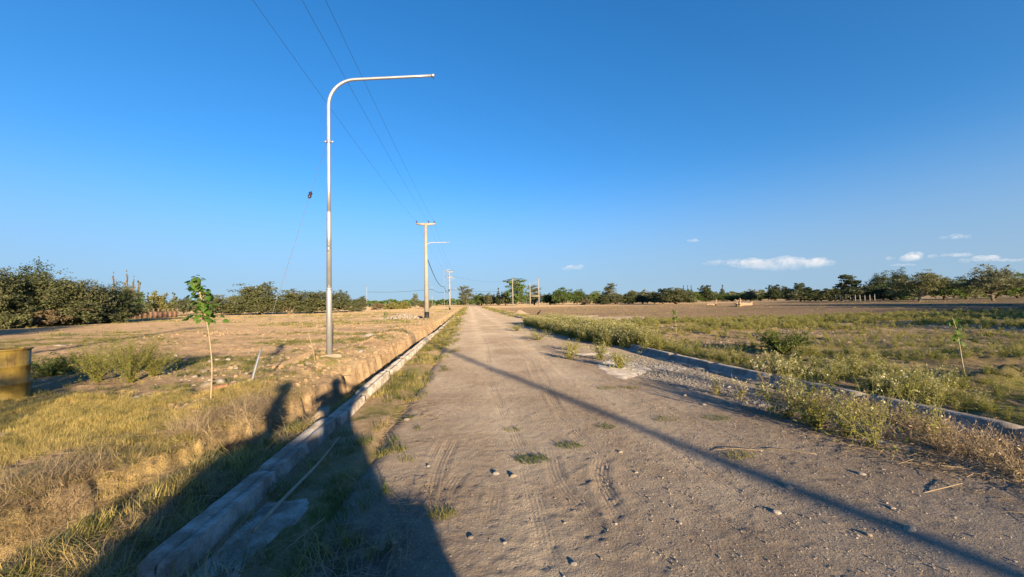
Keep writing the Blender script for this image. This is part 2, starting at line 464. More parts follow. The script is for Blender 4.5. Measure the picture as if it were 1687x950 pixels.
M_GUTTER = concrete_mat('gutter_concrete', (0.33, 0.315, 0.29), (0.16, 0.13, 0.10), 0.7)
M_SLAB = concrete_mat('slab_concrete', (0.40, 0.38, 0.35), (0.24, 0.20, 0.165), 0.8)
M_MORTAR = concrete_mat('footing_concrete', (0.30, 0.25, 0.19))

# ------------------------------------------------------------------ ground sheet
def build_ground():
    th_f = np.linspace(R(-66), R(66), 560)
    th_b = np.linspace(R(66), R(294), 70)[1:-1]
    th = np.concatenate([th_f, th_b])                        # clockwise from +Y
    r = [0.25]
    while r[-1] < 7000: r.append(r[-1] * (1.0125 if 1.2 < r[-1] < 120 else 1.06))
    r = np.array(r)
    RR, TT = np.meshgrid(r, th, indexing='ij')
    x, y = RR * np.sin(TT), RR * np.cos(TT)
    z = ground_h(x, y)
    n, m = len(r), len(th)
    V = np.stack([x, y, z], -1).reshape(-1, 3)
    i = np.arange(n - 1)[:, None] * m; j = np.arange(m)[None, :]; k = (j + 1) % m
    q = np.stack([i + j, i + k, i + m + k, i + m + j], -1).reshape(-1, 4)[:, ::-1]
    V = np.concatenate([V, [[0, 0, -0.07]]])
    f3 = np.array([(n * m, (a + 1) % m, a) for a in range(m)])
    me = mesh_np('ground', V, [q, f3], M_GROUND, True)
    for nm, fn in (('veg', veg_field), ('dry', dry_field), ('plough', plough_field)):
        a = me.attributes.new(nm, 'FLOAT', 'POINT')
        a.data.foreach_set('value', fn(V[:, 0], V[:, 1]).astype(np.float32))
    tag(link('ground', me), 'dry tan field soil with patches of low green cover', None, None, 'structure')
build_ground()

# ------------------------------------------------------------------ dirt road
def build_road():
    s = [-8.0]
    while s[-1] < 420:
        a = abs(s[-1]); s.append(s[-1] + (0.3 if s[-1] < 1.2 else max(0.018, a * 0.0065)))
    s = np.array(s)
    u = np.arange(-1.45, 6.1, 0.028)
    S, U = np.meshgrid(s, u, indexing='ij')
    x, y = xy(S, U)
    x, y = x.ravel(), y.ravel()
    z = road_h(x, y)
    n, m = len(s), len(u)
    i = np.arange(n - 1)[:, None] * m; j = np.arange(m - 1)[None, :]
    q = np.stack([i + j, i + j + 1, i + m + j + 1, i + m + j], -1).reshape(-1, 4)
    tu = [np.zeros(len(x)), np.zeros(len(x))]; tv = [np.zeros(len(x)), np.zeros(len(x))]; tm = [np.zeros(len(x)), np.zeros(len(x))]
    nearby = np.where((S.ravel() < 18) & (S.ravel() > 1))[0]
    for ti, pts in enumerate(TRACKS_UV + TRACKS_PX):
        ti -= len(TRACKS_UV)
        k = 0 if ti in (0, 2, 3, 7, 8, 9, -1, -3) else 1
        Q = resample([xy(*p) for p in pts] if ti < 0 else [tuple(G(*p).xy) for p in pts], 0.03 if ti >= 0 else 0.06)
        T = np.gradient(Q, axis=0); T /= np.linalg.norm(T, axis=1)[:, None]
        L = np.concatenate([[0], np.cumsum(np.linalg.norm(np.diff(Q, axis=0), axis=1))])
        lo, hi = Q.min(0) - 0.3, Q.max(0) + 0.3
        idx = nearby[(x[nearby] > lo[0]) & (x[nearby] < hi[0]) & (y[nearby] > lo[1]) & (y[nearby] < hi[1])]
        P = np.stack([x[idx], y[idx]], 1)
        b = np.zeros(len(P), int); dm = np.zeros(len(P))
        for c0 in range(0, len(P), 20000):
            dd = ((P[c0:c0 + 20000, None, :] - Q[None]) ** 2).sum(-1)
            b[c0:c0 + 20000] = dd.argmin(1); dm[c0:c0 + 20000] = np.sqrt(dd.min(1))
        dv = P - Q[b]
        lat = dv[:, 0] * T[b, 1] - dv[:, 1] * T[b, 0]
        al = L[b] + (dv * T[b]).sum(1)
        half = 0.07
        w = sm(half + 0.02, half - 0.01, np.abs(lat)) * sm(-0.02, 0.5, al) * sm(L[-1] + 0.02, L[-1] - 0.5, al) * (0.75 if ti >= 0 else 0.6)
        w = w * sm(0.34, 0.58, fbm(P[:, 0] * 1.8, P[:, 1] * 1.8, 220 + ti)) * (dm < 0.2)
        use = w > tm[k][idx]
        ii = idx[use]
        tu[k][ii], tv[k][ii], tm[k][ii] = lat[use], al[use], w[use]
        z[idx] -= 0.007 * w - 0.005 * (1.0 if ti >= 0 else 0.4) * np.exp(-((np.abs(lat) - half - 0.03) / 0.02) ** 2) * (dm < 0.2) * sm(0.0, 0.4, al) * sm(L[-1], L[-1] - 0.4, al)
    # scuffed, foot-trodden loose dirt
    for (px, py, rad) in ((890, 905, 0.35), (950, 905, 0.35), (1020, 840, 0.3), (960, 790, 0.3), (850, 920, 0.3), (1060, 925, 0.3), (880, 850, 0.25)):
        c = G(px, py)
        d = np.hypot(x - c.x, y - c.y)
        z += 0.009 * sm(rad, rad * 0.4, d) * (fbm(x * 13, y * 13, 300, 2) - 0.5)
    V = np.stack([x, y, z], 1)
    me = mesh_np('dirt_road', V, [q], M_ROAD, True)
    for k in (0, 1):
        for nm, arr in (('track_u%d', tu), ('track_v%d', tv), ('track_m%d', tm)):
            a = me.attributes.new(nm % k, 'FLOAT', 'POINT')
            a.data.foreach_set('value', arr[k].astype(np.float32))
    tag(link('dirt_road', me), 'straight grey-brown dirt road with wheel tracks running to the horizon', None, None, 'structure')
build_road()

def sheet(name, x0, x1, y0, y1, fn, mat, label, nx=40, ny=40, road=True):
    """thin slab with an uneven outline in road coordinates (u across, s along)"""
    U, S = np.meshgrid(np.linspace(x0, x1, nx), np.linspace(y0, y1, ny))
    X, Y = xy(S, U)
    Z = fn(S, U)
    V = np.stack([X, Y, Z], -1).reshape(-1, 3)
    i = np.arange(ny - 1)[:, None] * nx; j = np.arange(nx - 1)[None, :]
    q = np.stack([i + j, i + j + 1, i + nx + j + 1, i + nx + j], -1).reshape(-1, 4)
    return tag(link(name, mesh_np(name, V, [q], mat, True)), label, None, None, 'structure')
sheet('concrete_slab', 2.55, 4.1, 6.2, 11.5, lambda s, u: 0.026 + 0.004 * (fbm(s * 0.7, u * 0.7, 400) - 0.5) - 0.06 * sm(0.0, 0.5, np.maximum(6.9 - s + 0.9 * (u - 2.6), s - 11.0)) - 0.08 * sm(3.0, 2.6, u + 0.9 * (fbm(s * 1.2, u * 1.2, 402) - 0.5)) - 0.05 * sm(0.50, 0.62, fbm(s * 1.0 + 3, u * 1.5, 403)), M_SLAB,
      'pale dusty concrete patch set in the road before the weeds')
sheet('concrete_slab', 3.45, 5.3, 2.6, 9.5, lambda s, u: 0.022 + 0.004 * (fbm(s * 0.7, u * 0.7, 404) - 0.5) - 0.10 * sm(4.3, 3.9, u + 1.1 * (fbm(s * 0.9, u, 406) - 0.5)) - 0.05 * sm(-0.5, -0.3, u - kerb_u(s)) - 0.06 * sm(0.48, 0.62, fbm(s * 1.1, u * 1.1, 407)) - 0.05 * sm(3.6, 2.9, s), M_SLAB,
      'long cracked concrete strip under gravel beside the right kerb')
sheet('concrete_slab', -1.66, -1.15, 0.2, 4.2, lambda s, u: 0.020 - 0.06 * sm(0.45, 0.6, fbm(s * 1.3, u * 2, 409)) - 0.09 * sm(-1.32, -1.15, u + 0.25 * (fbm(s * 1.5, u, 408) - 0.5)) - 0.02 * sm(3.2, 3.6, s), M_CONC,
      'shaded concrete gutter strip at the foot of the left kerb')
sheet('side_street', 3.0, 16, 29.3, 35.2, lambda s, u: 0.012 + 0.02 * (fbm(s * 0.5, u * 0.2, 410) - 0.5) - 0.05 * sm(4.2, 3.2, u) - 0.07 * sm(0.5, 0.0, np.minimum(s - 29.3, 35.2 - s)), M_ROAD,
      'dirt side street leaving the road behind the weeds', 120, 14)

# ------------------------------------------------------------------ kerbs: each block is a piece of its own
def kerb_block(name, parent, p0, p1, prof, mat, seed, n=14, dz=0.0, tilt=0.0):
    """prof: closed section (offset to the right, z); p0, p1 world xy"""
    r = np.random.default_rng(seed)
    p0, p1 = np.array(p0), np.array(p1)
    L = np.linalg.norm(p1 - p0); d = (p1 - p0) / L; nn = np.array([d[1], -d[0]])
    prof = np.asarray(prof, float); m = len(prof)
    V = []
    for i, t in enumerate(np.linspace(0, 1, n)):
        end = 0.012 if i in (0, n - 1) else 0.0
        jit = r.normal(0, 0.002, (m, 2))
        pr = prof + jit - np.sign(prof - prof.mean(0)) * end
        b = p0 + d * (t * L + (0.004 if i == 0 else -0.004 if i == n - 1 else 0))
        for o, zz in pr:
            V.append((*(b + nn * o), zz + dz + tilt * (t - 0.5)))
    V = np.array(V)
    i = np.arange(n - 1)[:, None] * m; j = np.arange(m)[None, :]; k = (j + 1) % m
    q = np.stack([i + j, i + m + j, i + m + k, i + k], -1).reshape(-1, 4)
    c0, c1 = V[:m].mean(0), V[-m:].mean(0)
    V = np.concatenate([V, [c0, c1]])
    f3 = [(n * m, a, (a + 1) % m) for a in range(m)] + [(n * m + 1, (n - 1) * m + (a + 1) % m, (n - 1) * m + a) for a in range(m)]
    me = mesh_np(name, V, [q, np.array(f3)], mat)
    return link(name, me, parent)

LPROF = [(-0.185, -0.35), (-0.185, 0.148), (-0.179, 0.154), (-0.080, 0.155), (-0.073, 0.132), (-0.066, 0.150), (-0.004, 0.149), (0.001, 0.143), (0.010, 0.02), (0.010, -0.35)]
kl = tag(empty('kerb_left'), 'weathered concrete kerb of long blocks between ditch and road', None, None, 'structure')
s = 2.42
for i, L in enumerate([1.25, 1.55, 1.35, 2.0, 2.0, 2.1, 2.0, 2.0, 1.9, 2.0]):
    du = [0, -0.02, 0.03, 0.0, 0.01, 0, 0.01, 0, 0, 0][i]
    kerb_block('kerb_block', kl, xy(s + 0.012, -1.73 + du), xy(s + L - 0.012, -1.73 + du * 0.3), LPROF, M_CONC, 500 + i, dz=[0.0, 0.0, -0.02, 0.01, 0, 0, -0.01, 0, -0.03, -0.06][i], tilt=[0, 0.02, -0.02, 0.02, 0, 0, 0, 0.0, -0.04, -0.06][i])
    s += L
for i in range(14):                                            # sunken and overgrown farther on
    kerb_block('kerb_block', kl, xy(s + 0.3, -1.73), xy(s + 2.9, -1.73), LPROF, M_CONC, 540 + i, n=6, dz=-0.11)
    s += 3.2
RPROF = [(0.0, -0.3), (0.0, 0.005), (0.0, 0.03), (0.25, 0.028), (0.27, 0.05), (0.305, 0.125), (0.325, 0.152), (0.42, 0.157), (0.445, 0.14), (0.45, -0.3)]
kr = tag(empty('kerb_right'), 'concrete kerb and gutter along the weedy right verge', None, None, 'structure')
for i, (a, b) in enumerate(zip(RK[:-1], RK[1:])):
    kerb_block('kerb_block', kr, xy(a[0], a[1] - 0.33), xy(b[0], b[1] - 0.33), RPROF, M_GUTTER, 560 + i, n=10)
kf = tag(empty('kerb_far'), 'far concrete kerb curving from the side street along the road', None, None, 'structure')
FK = [(36.4, 13.0), (36.3, 9.5), (36.4, 7.2), (36.9, 5.9), (37.8, 5.2), (39.5, 5.0), (43, 4.95), (48, 4.9), (54, 4.9), (60, 4.9), (68, 4.9)]
for i, (a, b) in enumerate(zip(FK[:-1], FK[1:])):
    kerb_block('kerb_block', kf, xy(a[0], a[1] - 0.1), xy(b[0], b[1] - 0.1), RPROF, M_GUTTER, 590 + i, n=6, dz=-0.07)

# ------------------------------------------------------------------ poles
M_GALV = plain('galvanised_steel', (0.46, 0.47, 0.49), 0.42, 0.6, 0.10, 3.0, 0.5)
M_PALE = plain('pale_painted_steel', (0.40, 0.39, 0.37), 0.5, 0.1, 0.08)
M_POLE = plain('pole_concrete', (0.33, 0.30, 0.25), 0.85, 0, 0.10, 2.0)
M_BLACK = plain('black_coating', (0.016, 0.016, 0.018), 0.6, 0, 0.1)
M_PORC = plain('dark_porcelain', (0.04, 0.03, 0.035), 0.3, 0, 0.1, 8, 0.5)
M_WIRE = plain('wire_metal', (0.05, 0.05, 0.055), 0.5, 0.0, 0.1)

def street_lamp(detail=True, matt=None, H=7.55, arm=2.75, J=(1.82, 3.94, 5.97)):
    o = empty('street_lamp')
    mt = matt or M_GALV
    sg = 20 if detail else 8
    MB().lathe([(0.068, -0.25), (0.068, J[0]), (0.064, J[0] + 0.03)], seg=sg).build('lower_shaft', mt, o, True)
    MB().lathe([(0.060, J[0] - 0.02), (0.056, J[1]), (0.052, J[1] + 0.02)], seg=sg).build('middle_shaft', mt, o, True)
    rb = 0.72
    path = [(0, 0, J[1] - 0.04), (0, 0, 0.7 * J[1] + 0.3 * (H - rb)), (0, 0, 0.3 * J[1] + 0.7 * (H - rb)), (0, 0, H - rb - 0.12)]
    for a in np.linspace(0, R(84), 12):
        path.append((rb * (1 - math.cos(a)), 0, H - rb - 0.1 + rb * math.sin(a)))
    ex, ez = path[-1][0], path[-1][2]
    for t in np.linspace(0.15, 1, 5): path.append((ex + (arm - ex) * t, 0, ez + 0.20 * t))
    MB().tube(path, np.interp(np.arange(len(path)), [0, len(path) - 1], [0.045, 0.034]), 14 if detail else 6).build('upper_shaft', mt, o, True)
    e = np.array(path[-1])
    MB().tube([e - (0.01, 0, 0), e + (0.07, 0, 0.004)], [0.043, 0.043], 12 if detail else 6).build('end_cap', mt, o, True)
    if detail:
        MB().tube([e + (0.03, 0, -0.03), e + (0.035, 0, -0.07), e + (0.06, 0, -0.09)], 0.007, 6).build('cable_tail', M_BLACK, o)
        c = MB().lathe([(0.055, J[2] - 0.04), (0.055, J[2] + 0.04)], seg=16)
        c.build('clamp_band', mt, o)
        for sx in (-1, 1): MB().tube([(0.05 * sx, 0, J[2]), (0.12 * sx, 0, J[2])], [0.014, 0.02], 8).build('clamp_bolt', mt, o)
        MB().lathe([(0.0715, J[0] - 0.03), (0.0715, J[0] + 0.03)], seg=20).build('joint_collar', mt, o)
        MB().box((0.0, -0.052, 2.7), (0.05, 0.02, 0.16)).build('name_plate', mt, o)
        MB().lathe([(0.30, -0.3), (0.29, 0.0), (0.24, 0.02), (0.10, 0.035)], seg=12).build('footing', M_MORTAR, o)
    return o
def copy_tree(o, name=None, parent=None):
    c = o.copy(); COL.objects.link(c); c.parent = parent
    for ch in o.children: copy_tree(ch, None, c)
    return c
road_ang = math.atan2(RN[1], RN[0])
lamp = street_lamp(H=7.22, arm=2.62, J=(1.68, 3.62, 5.46))
lamp.location = (LAMP[0], LAMP[1], gz(*LAMP) - 0.03); lamp.rotation_euler[2] = road_ang
tag(lamp, 'tall galvanised street lamp pole with curved arm, nearest on the ditch bank', 'street lamp', 'street lamp poles')
far_lamp = street_lamp(False, M_PALE)
lamps = [(38.7, -8.86, 'street lamp half hidden behind the near concrete utility pole'), (66, -11.9, 'thin pale street lamp between the two concrete utility poles'),
         (90, -14.75, 'street lamp almost hidden behind the farther double-armed utility pole'), (150, -23.2, 'first of the tiny lamps bunched left of the road end'),
         (176, -26.6, 'second of the tiny lamps bunched left of the road end'), (202, -29.6, 'third of the tiny lamps bunched left of the road end'), (228, -32.4, 'last of the tiny lamps bunched left of the road end')]
for i, (Y, X, lab) in enumerate(lamps):
    o = far_lamp if i == 0 else copy_tree(far_lamp)
    o.location = (X, Y, gz(X, Y) - 0.05); o.rotation_euler[2] = road_ang + (R(32) if i == 0 else 0)
    if i == 0: o.scale = (1, 1, 1.06)
    else: o.scale = (0.4, 1, 1)
    tag(o, lab, 'street lamp', 'street lamp poles')
for px, lab in ((604, 'lone pale street lamp across the left field beyond the dirt'), (711.5, 'pale street lamp just right of the concrete utility pole base'), (684, 'faint street lamp beside the small tree left of the utility pole')):
    o = copy_tree(far_lamp); o.scale = (0.8, 1, 1)
    p = at(px, 112 if px != 684 else 190)
    o.location = (p.x, p.y, -0.05); o.rotation_euler[2] = road_ang - R(105)
    tag(o, lab, 'street lamp', 'cross street lamp poles')

def cross_arm(z, w, o, name='crossarm'):
    b = MB()
    xs = [-w / 2, -0.18, 0.18, w / 2]; hz = [0.06, 0.13, 0.13, 0.06]
    V = []
    for x, h in zip(xs, hz):
        for yy in (-0.07, 0.07): V += [(x, yy, z + 0.13 - 2 * h), (x, yy, z + 0.13)]
    q = []
    for i in range(3):
        a = i * 4; c = a + 4
        q += [(a, c, c + 1, a + 1), (a + 2, a + 3, c + 3, c + 2), (a + 1, c + 1, c + 3, a + 3), (a, a + 2, c + 2, c)]
    q += [(0, 1, 3, 2), (12, 14, 15, 13)]
    b.add(V, None, q)
    return b.build(name, M_POLE, o)
def insulator(o, x, z):
    i = MB().lathe([(0.02, z), (0.02, z + 0.06), (0.075, z + 0.07), (0.05, z + 0.12), (0.07, z + 0.14), (0.045, z + 0.19), (0.05, z + 0.24), (0.02, z + 0.26)], (x, 0, 0), 10)
    return i.build('insulator', M_PORC, o, True)
PH = 9.6
def utility_pole(double=False):
    o = empty('utility_pole')
    MB().lathe([(0.235, 0.62), (0.13, PH)], seg=16).build('shaft', M_POLE, o, True)
    MB().lathe([(0.243, -0.4), (0.240, 0.62)], seg=16).build('black_base', M_BLACK, o, True)
    cross_arm(PH - 0.1, 1.95, o)
    for x in (-0.88, 0.31, 0.88): insulator(o, x, PH + 0.03)
    if double:
        cross_arm(PH - 1.45, 2.0, o)
        for x in (-0.9, -0.3, 0.9): insulator(o, x, PH - 1.32)
        MB().box((-0.1, -0.25, 4.9), (0.3, 0.25, 0.5)).build('junction_box', M_BLACK, o)
    return o
UP1 = (-8.65, 38.0); UP2 = (-15.6, 94.0); UP0 = (-2.25, -18.0); UPS = (15.7, -25.0)
for pos, dbl, lab in ((UP1, False, 'concrete utility pole with black foot and single crossarm beside rubble heap'), (UP2, True, 'farther concrete utility pole with two crossarms left of the road end')):
    o = utility_pole(dbl); o.location = (*pos, gz(*pos)); o.rotation_euler[2] = road_ang
    tag(o, lab, 'utility pole', 'utility poles')
    if not dbl: up_first = o
o = copy_tree(up_first); o.location = (*UP0, gz(*UP0)); o.rotation_euler[2] = road_ang
tag(o, 'concrete utility pole behind the viewer carrying the overhead wires', 'utility pole', 'utility poles')
o = copy_tree(lamp); o.location = (10.9, -15.0, 0); o.rotation_euler[2] = road_ang + R(150); o.scale = (2.1, 2.1, 1.06)
tag(o, 'stout lamp pole behind the viewer whose long shadow crosses the road', 'street lamp', 'street lamp poles')
def wire(name, p0, p1, sag, rad, label, cat='wire', group=None, n=40, mat=None):
    p0, p1 = np.array(p0, float), np.array(p1, float)
    t = np.linspace(0, 1, n)[:, None]
    P = p0 + (p1 - p0) * t; P[:, 2] -= (4 * sag * t * (1 - t))[:, 0]
    o = MB().tube(P, rad, 6).build(name, mat or M_WIRE, None, True)
    return tag(o, label, cat, group)
c, sn = math.cos(road_ang), math.sin(road_ang)
for x, nm in ((-0.88, 'leftmost'), (0.31, 'middle'), (0.88, 'rightmost')):
    a = (UP0[0] + x * c, UP0[1] + x * sn, PH + 0.3); b = (UP1[0] + x * c, UP1[1] + x * sn, PH + 0.3); d = (UP2[0] + x * c, UP2[1] + x * sn, PH + 0.3)
    wire('overhead_wire', a, b, 0.75, 0.0045, nm + ' of three thin overhead wires crossing the upper sky to the near utility pole', 'wire', 'overhead wires')
    wire('overhead_wire', b, d, 0.75, 0.005, nm + ' of the faint overhead wires between the two utility poles', 'wire', 'overhead wires')
L3 = (-11.9, 66.0)
wire('power_cable', (UP1[0] + 0.14, UP1[1], 6.2), (L3[0], L3[1], 4.6), 0.9, 0.035, 'black cable sagging from near utility pole to pale street lamp', 'cable')
wire('power_cable', (L3[0], L3[1], 4.6), (UP2[0], UP2[1], 5.1), 1.0, 0.035, 'black cable sagging from pale street lamp to farther utility pole', 'cable')
pa, pb = at(604, 112), at(711.5, 112)
wire('power_cable', (pa.x, pa.y, 5.6), (pb.x, pb.y, 6.0), 0.4, 0.035, 'long black cable strung from lone field lamp to lamp by utility pole', 'cable')
wire('power_cable', (pb.x, pb.y, 6.0), (UP2[0], UP2[1], 5.1), 0.9, 0.035, 'short black cable drooping into the double-armed utility pole', 'cable')
pc = at(844.5, 142)
wire('power_cable', (UP2[0], UP2[1], 5.1), (pc.x, pc.y, 6.0), 0.5, 0.03, 'black cable over the road end towards the pole on the right', 'cable')
wire('overhead_wire', (UP2[0] + 0.9, UP2[1], PH - 1.1), (pc.x, pc.y, 10.2), 1.2, 0.012, 'faint wire over the road end between poles', 'wire')

# guy wire of the lamp
ga = G(412, 650, 0.1); gb = Vector((LAMP[0], LAMP[1] - 0.06, gz(*LAMP) + 5.44))
ga.z = gz(ga.x, ga.y)
gd = gb - ga
gw = empty('guy_wire', ga)
MB().tube([(0, 0, 0), tuple(gd)], 0.0035, 6).build('strand', plain('guy_strand', (0.16, 0.16, 0.17), 0.6, 0.0), gw)
ti = 0.70
k = gd * ti; dirn = gd.normalized()
MB().tube([tuple(k - dirn * 0.10), tuple(k - dirn * 0.05), tuple(k), tuple(k + dirn * 0.05), tuple(k + dirn * 0.10)], [0.016, 0.042, 0.034, 0.042, 0.016], 10).build('strain_insulator', M_PORC, gw)
MB().tube([(0, 0, -0.05), tuple(dirn * 0.6)], [0.018, 0.014], 8).build('protective_sleeve', plain('sleeve_plastic', (0.25, 0.30, 0.34), 0.5), gw)
tag(gw, 'thin guy wire with dark insulator running from ground sleeve to lamp pole', 'guy wire')

# poles of the cross line on the right of the road end
o = empty('concrete_pole', (pc.x, pc.y, 0))
MB().lathe([(0.20, -0.4), (0.12, 10.6)], seg=10).build('shaft', M_POLE, o, True)
for x in (-0.25, 0.25): insulator(o, x, 10.3)
MB().box((0, 0, 10.3), (0.8, 0.12, 0.12)).build('bracket', M_POLE, o)
tag(o, 'single concrete pole standing just right of the road end', 'pole')
pa, pb = at(873, 142), at(887.5, 142)
hf = empty('pole_frame', pa)
w = pb.x - pa.x
MB().lathe([(0.20, -0.4), (0.13, 9.0)], seg=10).build('shaft', M_POLE, hf, True)
MB().lathe([(0.20, -0.4), (0.13, 10.6)], (w, 0, 0), 10).build('shaft', M_POLE, hf, True)
MB().box((w / 2, 0.0, 3.75), (w + 0.5, 0.3, 0.28)).build('platform_beam', M_POLE, hf)
MB().box((w / 2, 0.0, 7.7), (w + 0.2, 0.09, 0.09)).build('fuse_bar', M_WIRE, hf)
MB().box((w / 2, 0.0, 9.0), (w + 0.2, 0.07, 0.07)).build('top_bar', M_POLE, hf)
for x in (0.25, 0.5, 0.75): insulator(hf, w * x, 7.3)
insulator(hf, w, 10.6)
tag(hf, 'two-legged concrete pole frame with platform beam in the right field', 'pole frame')

# ------------------------------------------------------------------ trees
M_BARK = plain('bark', (0.17, 0.13, 0.095), 0.95, 0, 0.25, 6, 0.1, 0.6)
M_BARK_PALE = plain('pale_bark', (0.24, 0.20, 0.155), 0.95, 0, 0.2, 6, 0.1, 0.5)
ORD = ('first', 'second', 'third', 'fourth', 'fifth', 'sixth', 'seventh', 'eighth', 'ninth', 'tenth', 'last')
LEAF = {
    'sage': leaf_mat('sage_leaves', (0.070, 0.085, 0.040), (0.130, 0.142, 0.062), (0.205, 0.203, 0.090), 0.36),
    'olive': leaf_mat('olive_leaves', (0.080, 0.096, 0.054), (0.136, 0.147, 0.080), (0.200, 0.200, 0.104), 0.38),
    'green': leaf_mat('green_leaves', (0.065, 0.109, 0.029), (0.123, 0.181, 0.043), (0.203, 0.239, 0.065), 0.38),
    'dark': leaf_mat('dark_leaves', (0.038, 0.058, 0.026), (0.067, 0.088, 0.038), (0.112, 0.125, 0.056), 0.38),
    'pale': leaf_mat('pale_twigs', (0.17, 0.155, 0.10), (0.23, 0.21, 0.13), (0.30, 0.26, 0.16), 0.3),
    'yellow': leaf_mat('yellowish_leaves', (0.13, 0.145, 0.04), (0.21, 0.20, 0.06), (0.28, 0.25, 0.085), 0.35),
    'brown': leaf_mat('brownish_leaves', (0.11, 0.085, 0.05), (0.16, 0.125, 0.07), (0.21, 0.16, 0.09), 0.25),
}
def rdir(r, n):
    v = r.normal(size=(n, 3)); return v / np.linalg.norm(v, axis=1)[:, None]
def leaf_cloud(b, r, C, size, aspect=0.55, droop=0.0):
    n = len(C)
    A = rdir(r, n); A[:, 2] = A[:, 2] * 0.7 - droop; A /= np.linalg.norm(A, axis=1)[:, None]
    B = np.cross(A, rdir(r, n)); B /= np.linalg.norm(B, axis=1)[:, None] + 1e-9
    s = size * r.uniform(0.6, 1.35, n)[:, None]
    b.quads(C, A * s, B * s * aspect)
def limb(b, r, p0, p1, r0, r1, wob=0.06, n=6, seg=6):
    t = np.linspace(0, 1, n)[:, None]
    P = np.array(p0) + (np.array(p1) - np.array(p0)) * t
    L = np.linalg.norm(np.array(p1) - np.array(p0))
    P[1:-1] += r.normal(0, wob * L, (n - 2, 3)) * 0.6
    b.tube(P, np.linspace(r0, r1, n), seg, False)
    return P
def tree_meshes(kind, seed, n_leaf, leaf, mat, H=7.0, W=6.0):
    """trunk mesh and crown mesh for a tree of height H and width W metres"""
    r = np.random.default_rng(seed)
    tb, cb = MB(), MB()
    lobes = []
    if kind == 'round':
        for i in range(13):
            a = r.uniform(0, 6.28); rad = W * 0.30 * math.sqrt(r.random()); zz = r.uniform(0.30, 0.80) * H
            k = 1 - 0.35 * max(0, zz / H - 0.5)
            lobes.append((np.array([rad * math.cos(a) * k, rad * math.sin(a) * k, zz]), r.uniform(0.17, 0.26) * W, 0.20 * H))
        for i in range(9):
            a = i * 0.7 + r.normal(0, 0.15)
            lobes.append((np.array([0.33 * W * math.cos(a), 0.33 * W * math.sin(a), r.uniform(0.14, 0.40) * H]), 0.17 * W, 0.16 * H))
        fork = 0.18 * H
    elif kind == 'spread':
        for i in range(15):
            a = r.uniform(0, 6.28); rad = W * 0.40 * math.sqrt(r.random()); zz = (r.uniform(0.40, 0.88) - 0.18 * (rad / (0.4 * W)) ** 2) * H
            lobes.append((np.array([rad * math.cos(a), rad * math.sin(a), zz]), r.uniform(0.13, 0.20) * W, r.uniform(0.12, 0.17) * H))
        fork = 0.17 * H
    elif kind == 'poplar':
        for i in range(11):
            z = 0.10 + 0.085 * i; k = math.sin(min(1, z * 1.15 + 0.12) * math.pi) ** 0.7
            lobes.append((np.array([r.normal(0, 0.06 * W), r.normal(0, 0.06 * W), z * H]), 0.42 * W * k + 0.04, 0.075 * H))
        fork = 0.1 * H
    elif kind == 'conifer':
        for i in range(9):
            z = 0.10 + 0.1 * i
            lobes.append((np.array([r.normal(0, 0.04 * W), 0, z * H]), 0.5 * W * (1.05 - z), 0.07 * H))
        fork = 0.08 * H
    elif kind == 'tall':
        for i in range(15):
            z = 0.14 + 0.76 * i / 14 + r.normal(0, 0.02); a = i * 2.4 + r.normal(0, 0.4); rad = W * 0.34 * math.sqrt(r.random()) * (1.15 - 0.9 * abs(z - 0.45))
            lobes.append((np.array([rad * math.cos(a), rad * math.sin(a), z * H]), r.uniform(0.17, 0.25) * W, r.uniform(0.08, 0.12) * H))
        fork = 0.15 * H
    elif kind == 'pine':
        for i in range(11):
            a = i * 2.4; rad = W * 0.33 * math.sqrt(r.random())
            lobes.append((np.array([rad * math.cos(a), rad * math.sin(a), r.uniform(0.35, 0.90) * H]), r.uniform(0.17, 0.25) * W, 0.11 * H))
        fork = 0.25 * H
    else:   # bush
        for i in range(12):
            a = r.uniform(0, 6.28); rad = W * 0.36 * math.sqrt(r.random())
            lobes.append((np.array([rad * math.cos(a), rad * math.sin(a), r.uniform(0.15, 0.72) * H * (1.05 - rad / W)]), r.uniform(0.14, 0.22) * W, 0.24 * H))
        fork = 0.06 * H
    tr = 0.028 * H if kind in ('poplar', 'conifer') else 0.034 * H
    if kind == 'spread': tr = 0.024 * H
    tp = limb(tb, r, (0, 0, -0.15), (r.normal(0, 0.03 * W), r.normal(0, 0.03 * W), fork), tr * 1.5, tr, 0.05, 6, 10)
    top = tp[-1]
    if kind in ('poplar', 'conifer', 'tall'):
        limb(tb, r, top, (0, 0, 0.92 * H), tr, tr * 0.15, 0.015, 8, 8)
    for c, a, h in lobes:
        st = top if kind not in ('poplar', 'conifer', 'tall') else np.array([0, 0, max(fork, c[2] * 0.8)])
        P = limb(tb, r, st, c, tr * 0.5, tr * 0.14, 0.09, 6, 6)
        for q in range(5):
            d = rdir(r, 1)[0] * np.array([a, a, h]) * 0.95
            limb(tb, r, P[r.integers(3, 6)], c + d, tr * 0.14, tr * 0.04, 0.10, 4, 4)
    vol = np.array([a * a * h for c, a, h in lobes]) ** 0.66; vol /= vol.sum()
    for (c, a, h), w in zip(lobes, vol):
        nc = max(3, int(n_leaf * w / 26))
        D = rdir(r, nc); D[:, 2] = np.where(D[:, 2] < -0.3, D[:, 2] * 0.5, D[:, 2])
        rad = (0.45 + 0.55 * r.random(nc) ** 0.5)[:, None] * (1 + 0.27 * r.normal(size=(nc, 1)))
        C = c + D * rad * np.array([a, a, h])
        L = np.repeat(C, 26, 0) + r.normal(0, 1, (nc * 26, 3)) * np.array([a, a, h * 0.75]) * 0.18
        L[:, 2] = np.maximum(L[:, 2], 0.03)
        leaf_cloud(cb, r, L, leaf, 0.55, 0.15 if kind in ('tall', 'spread') else 0.0)
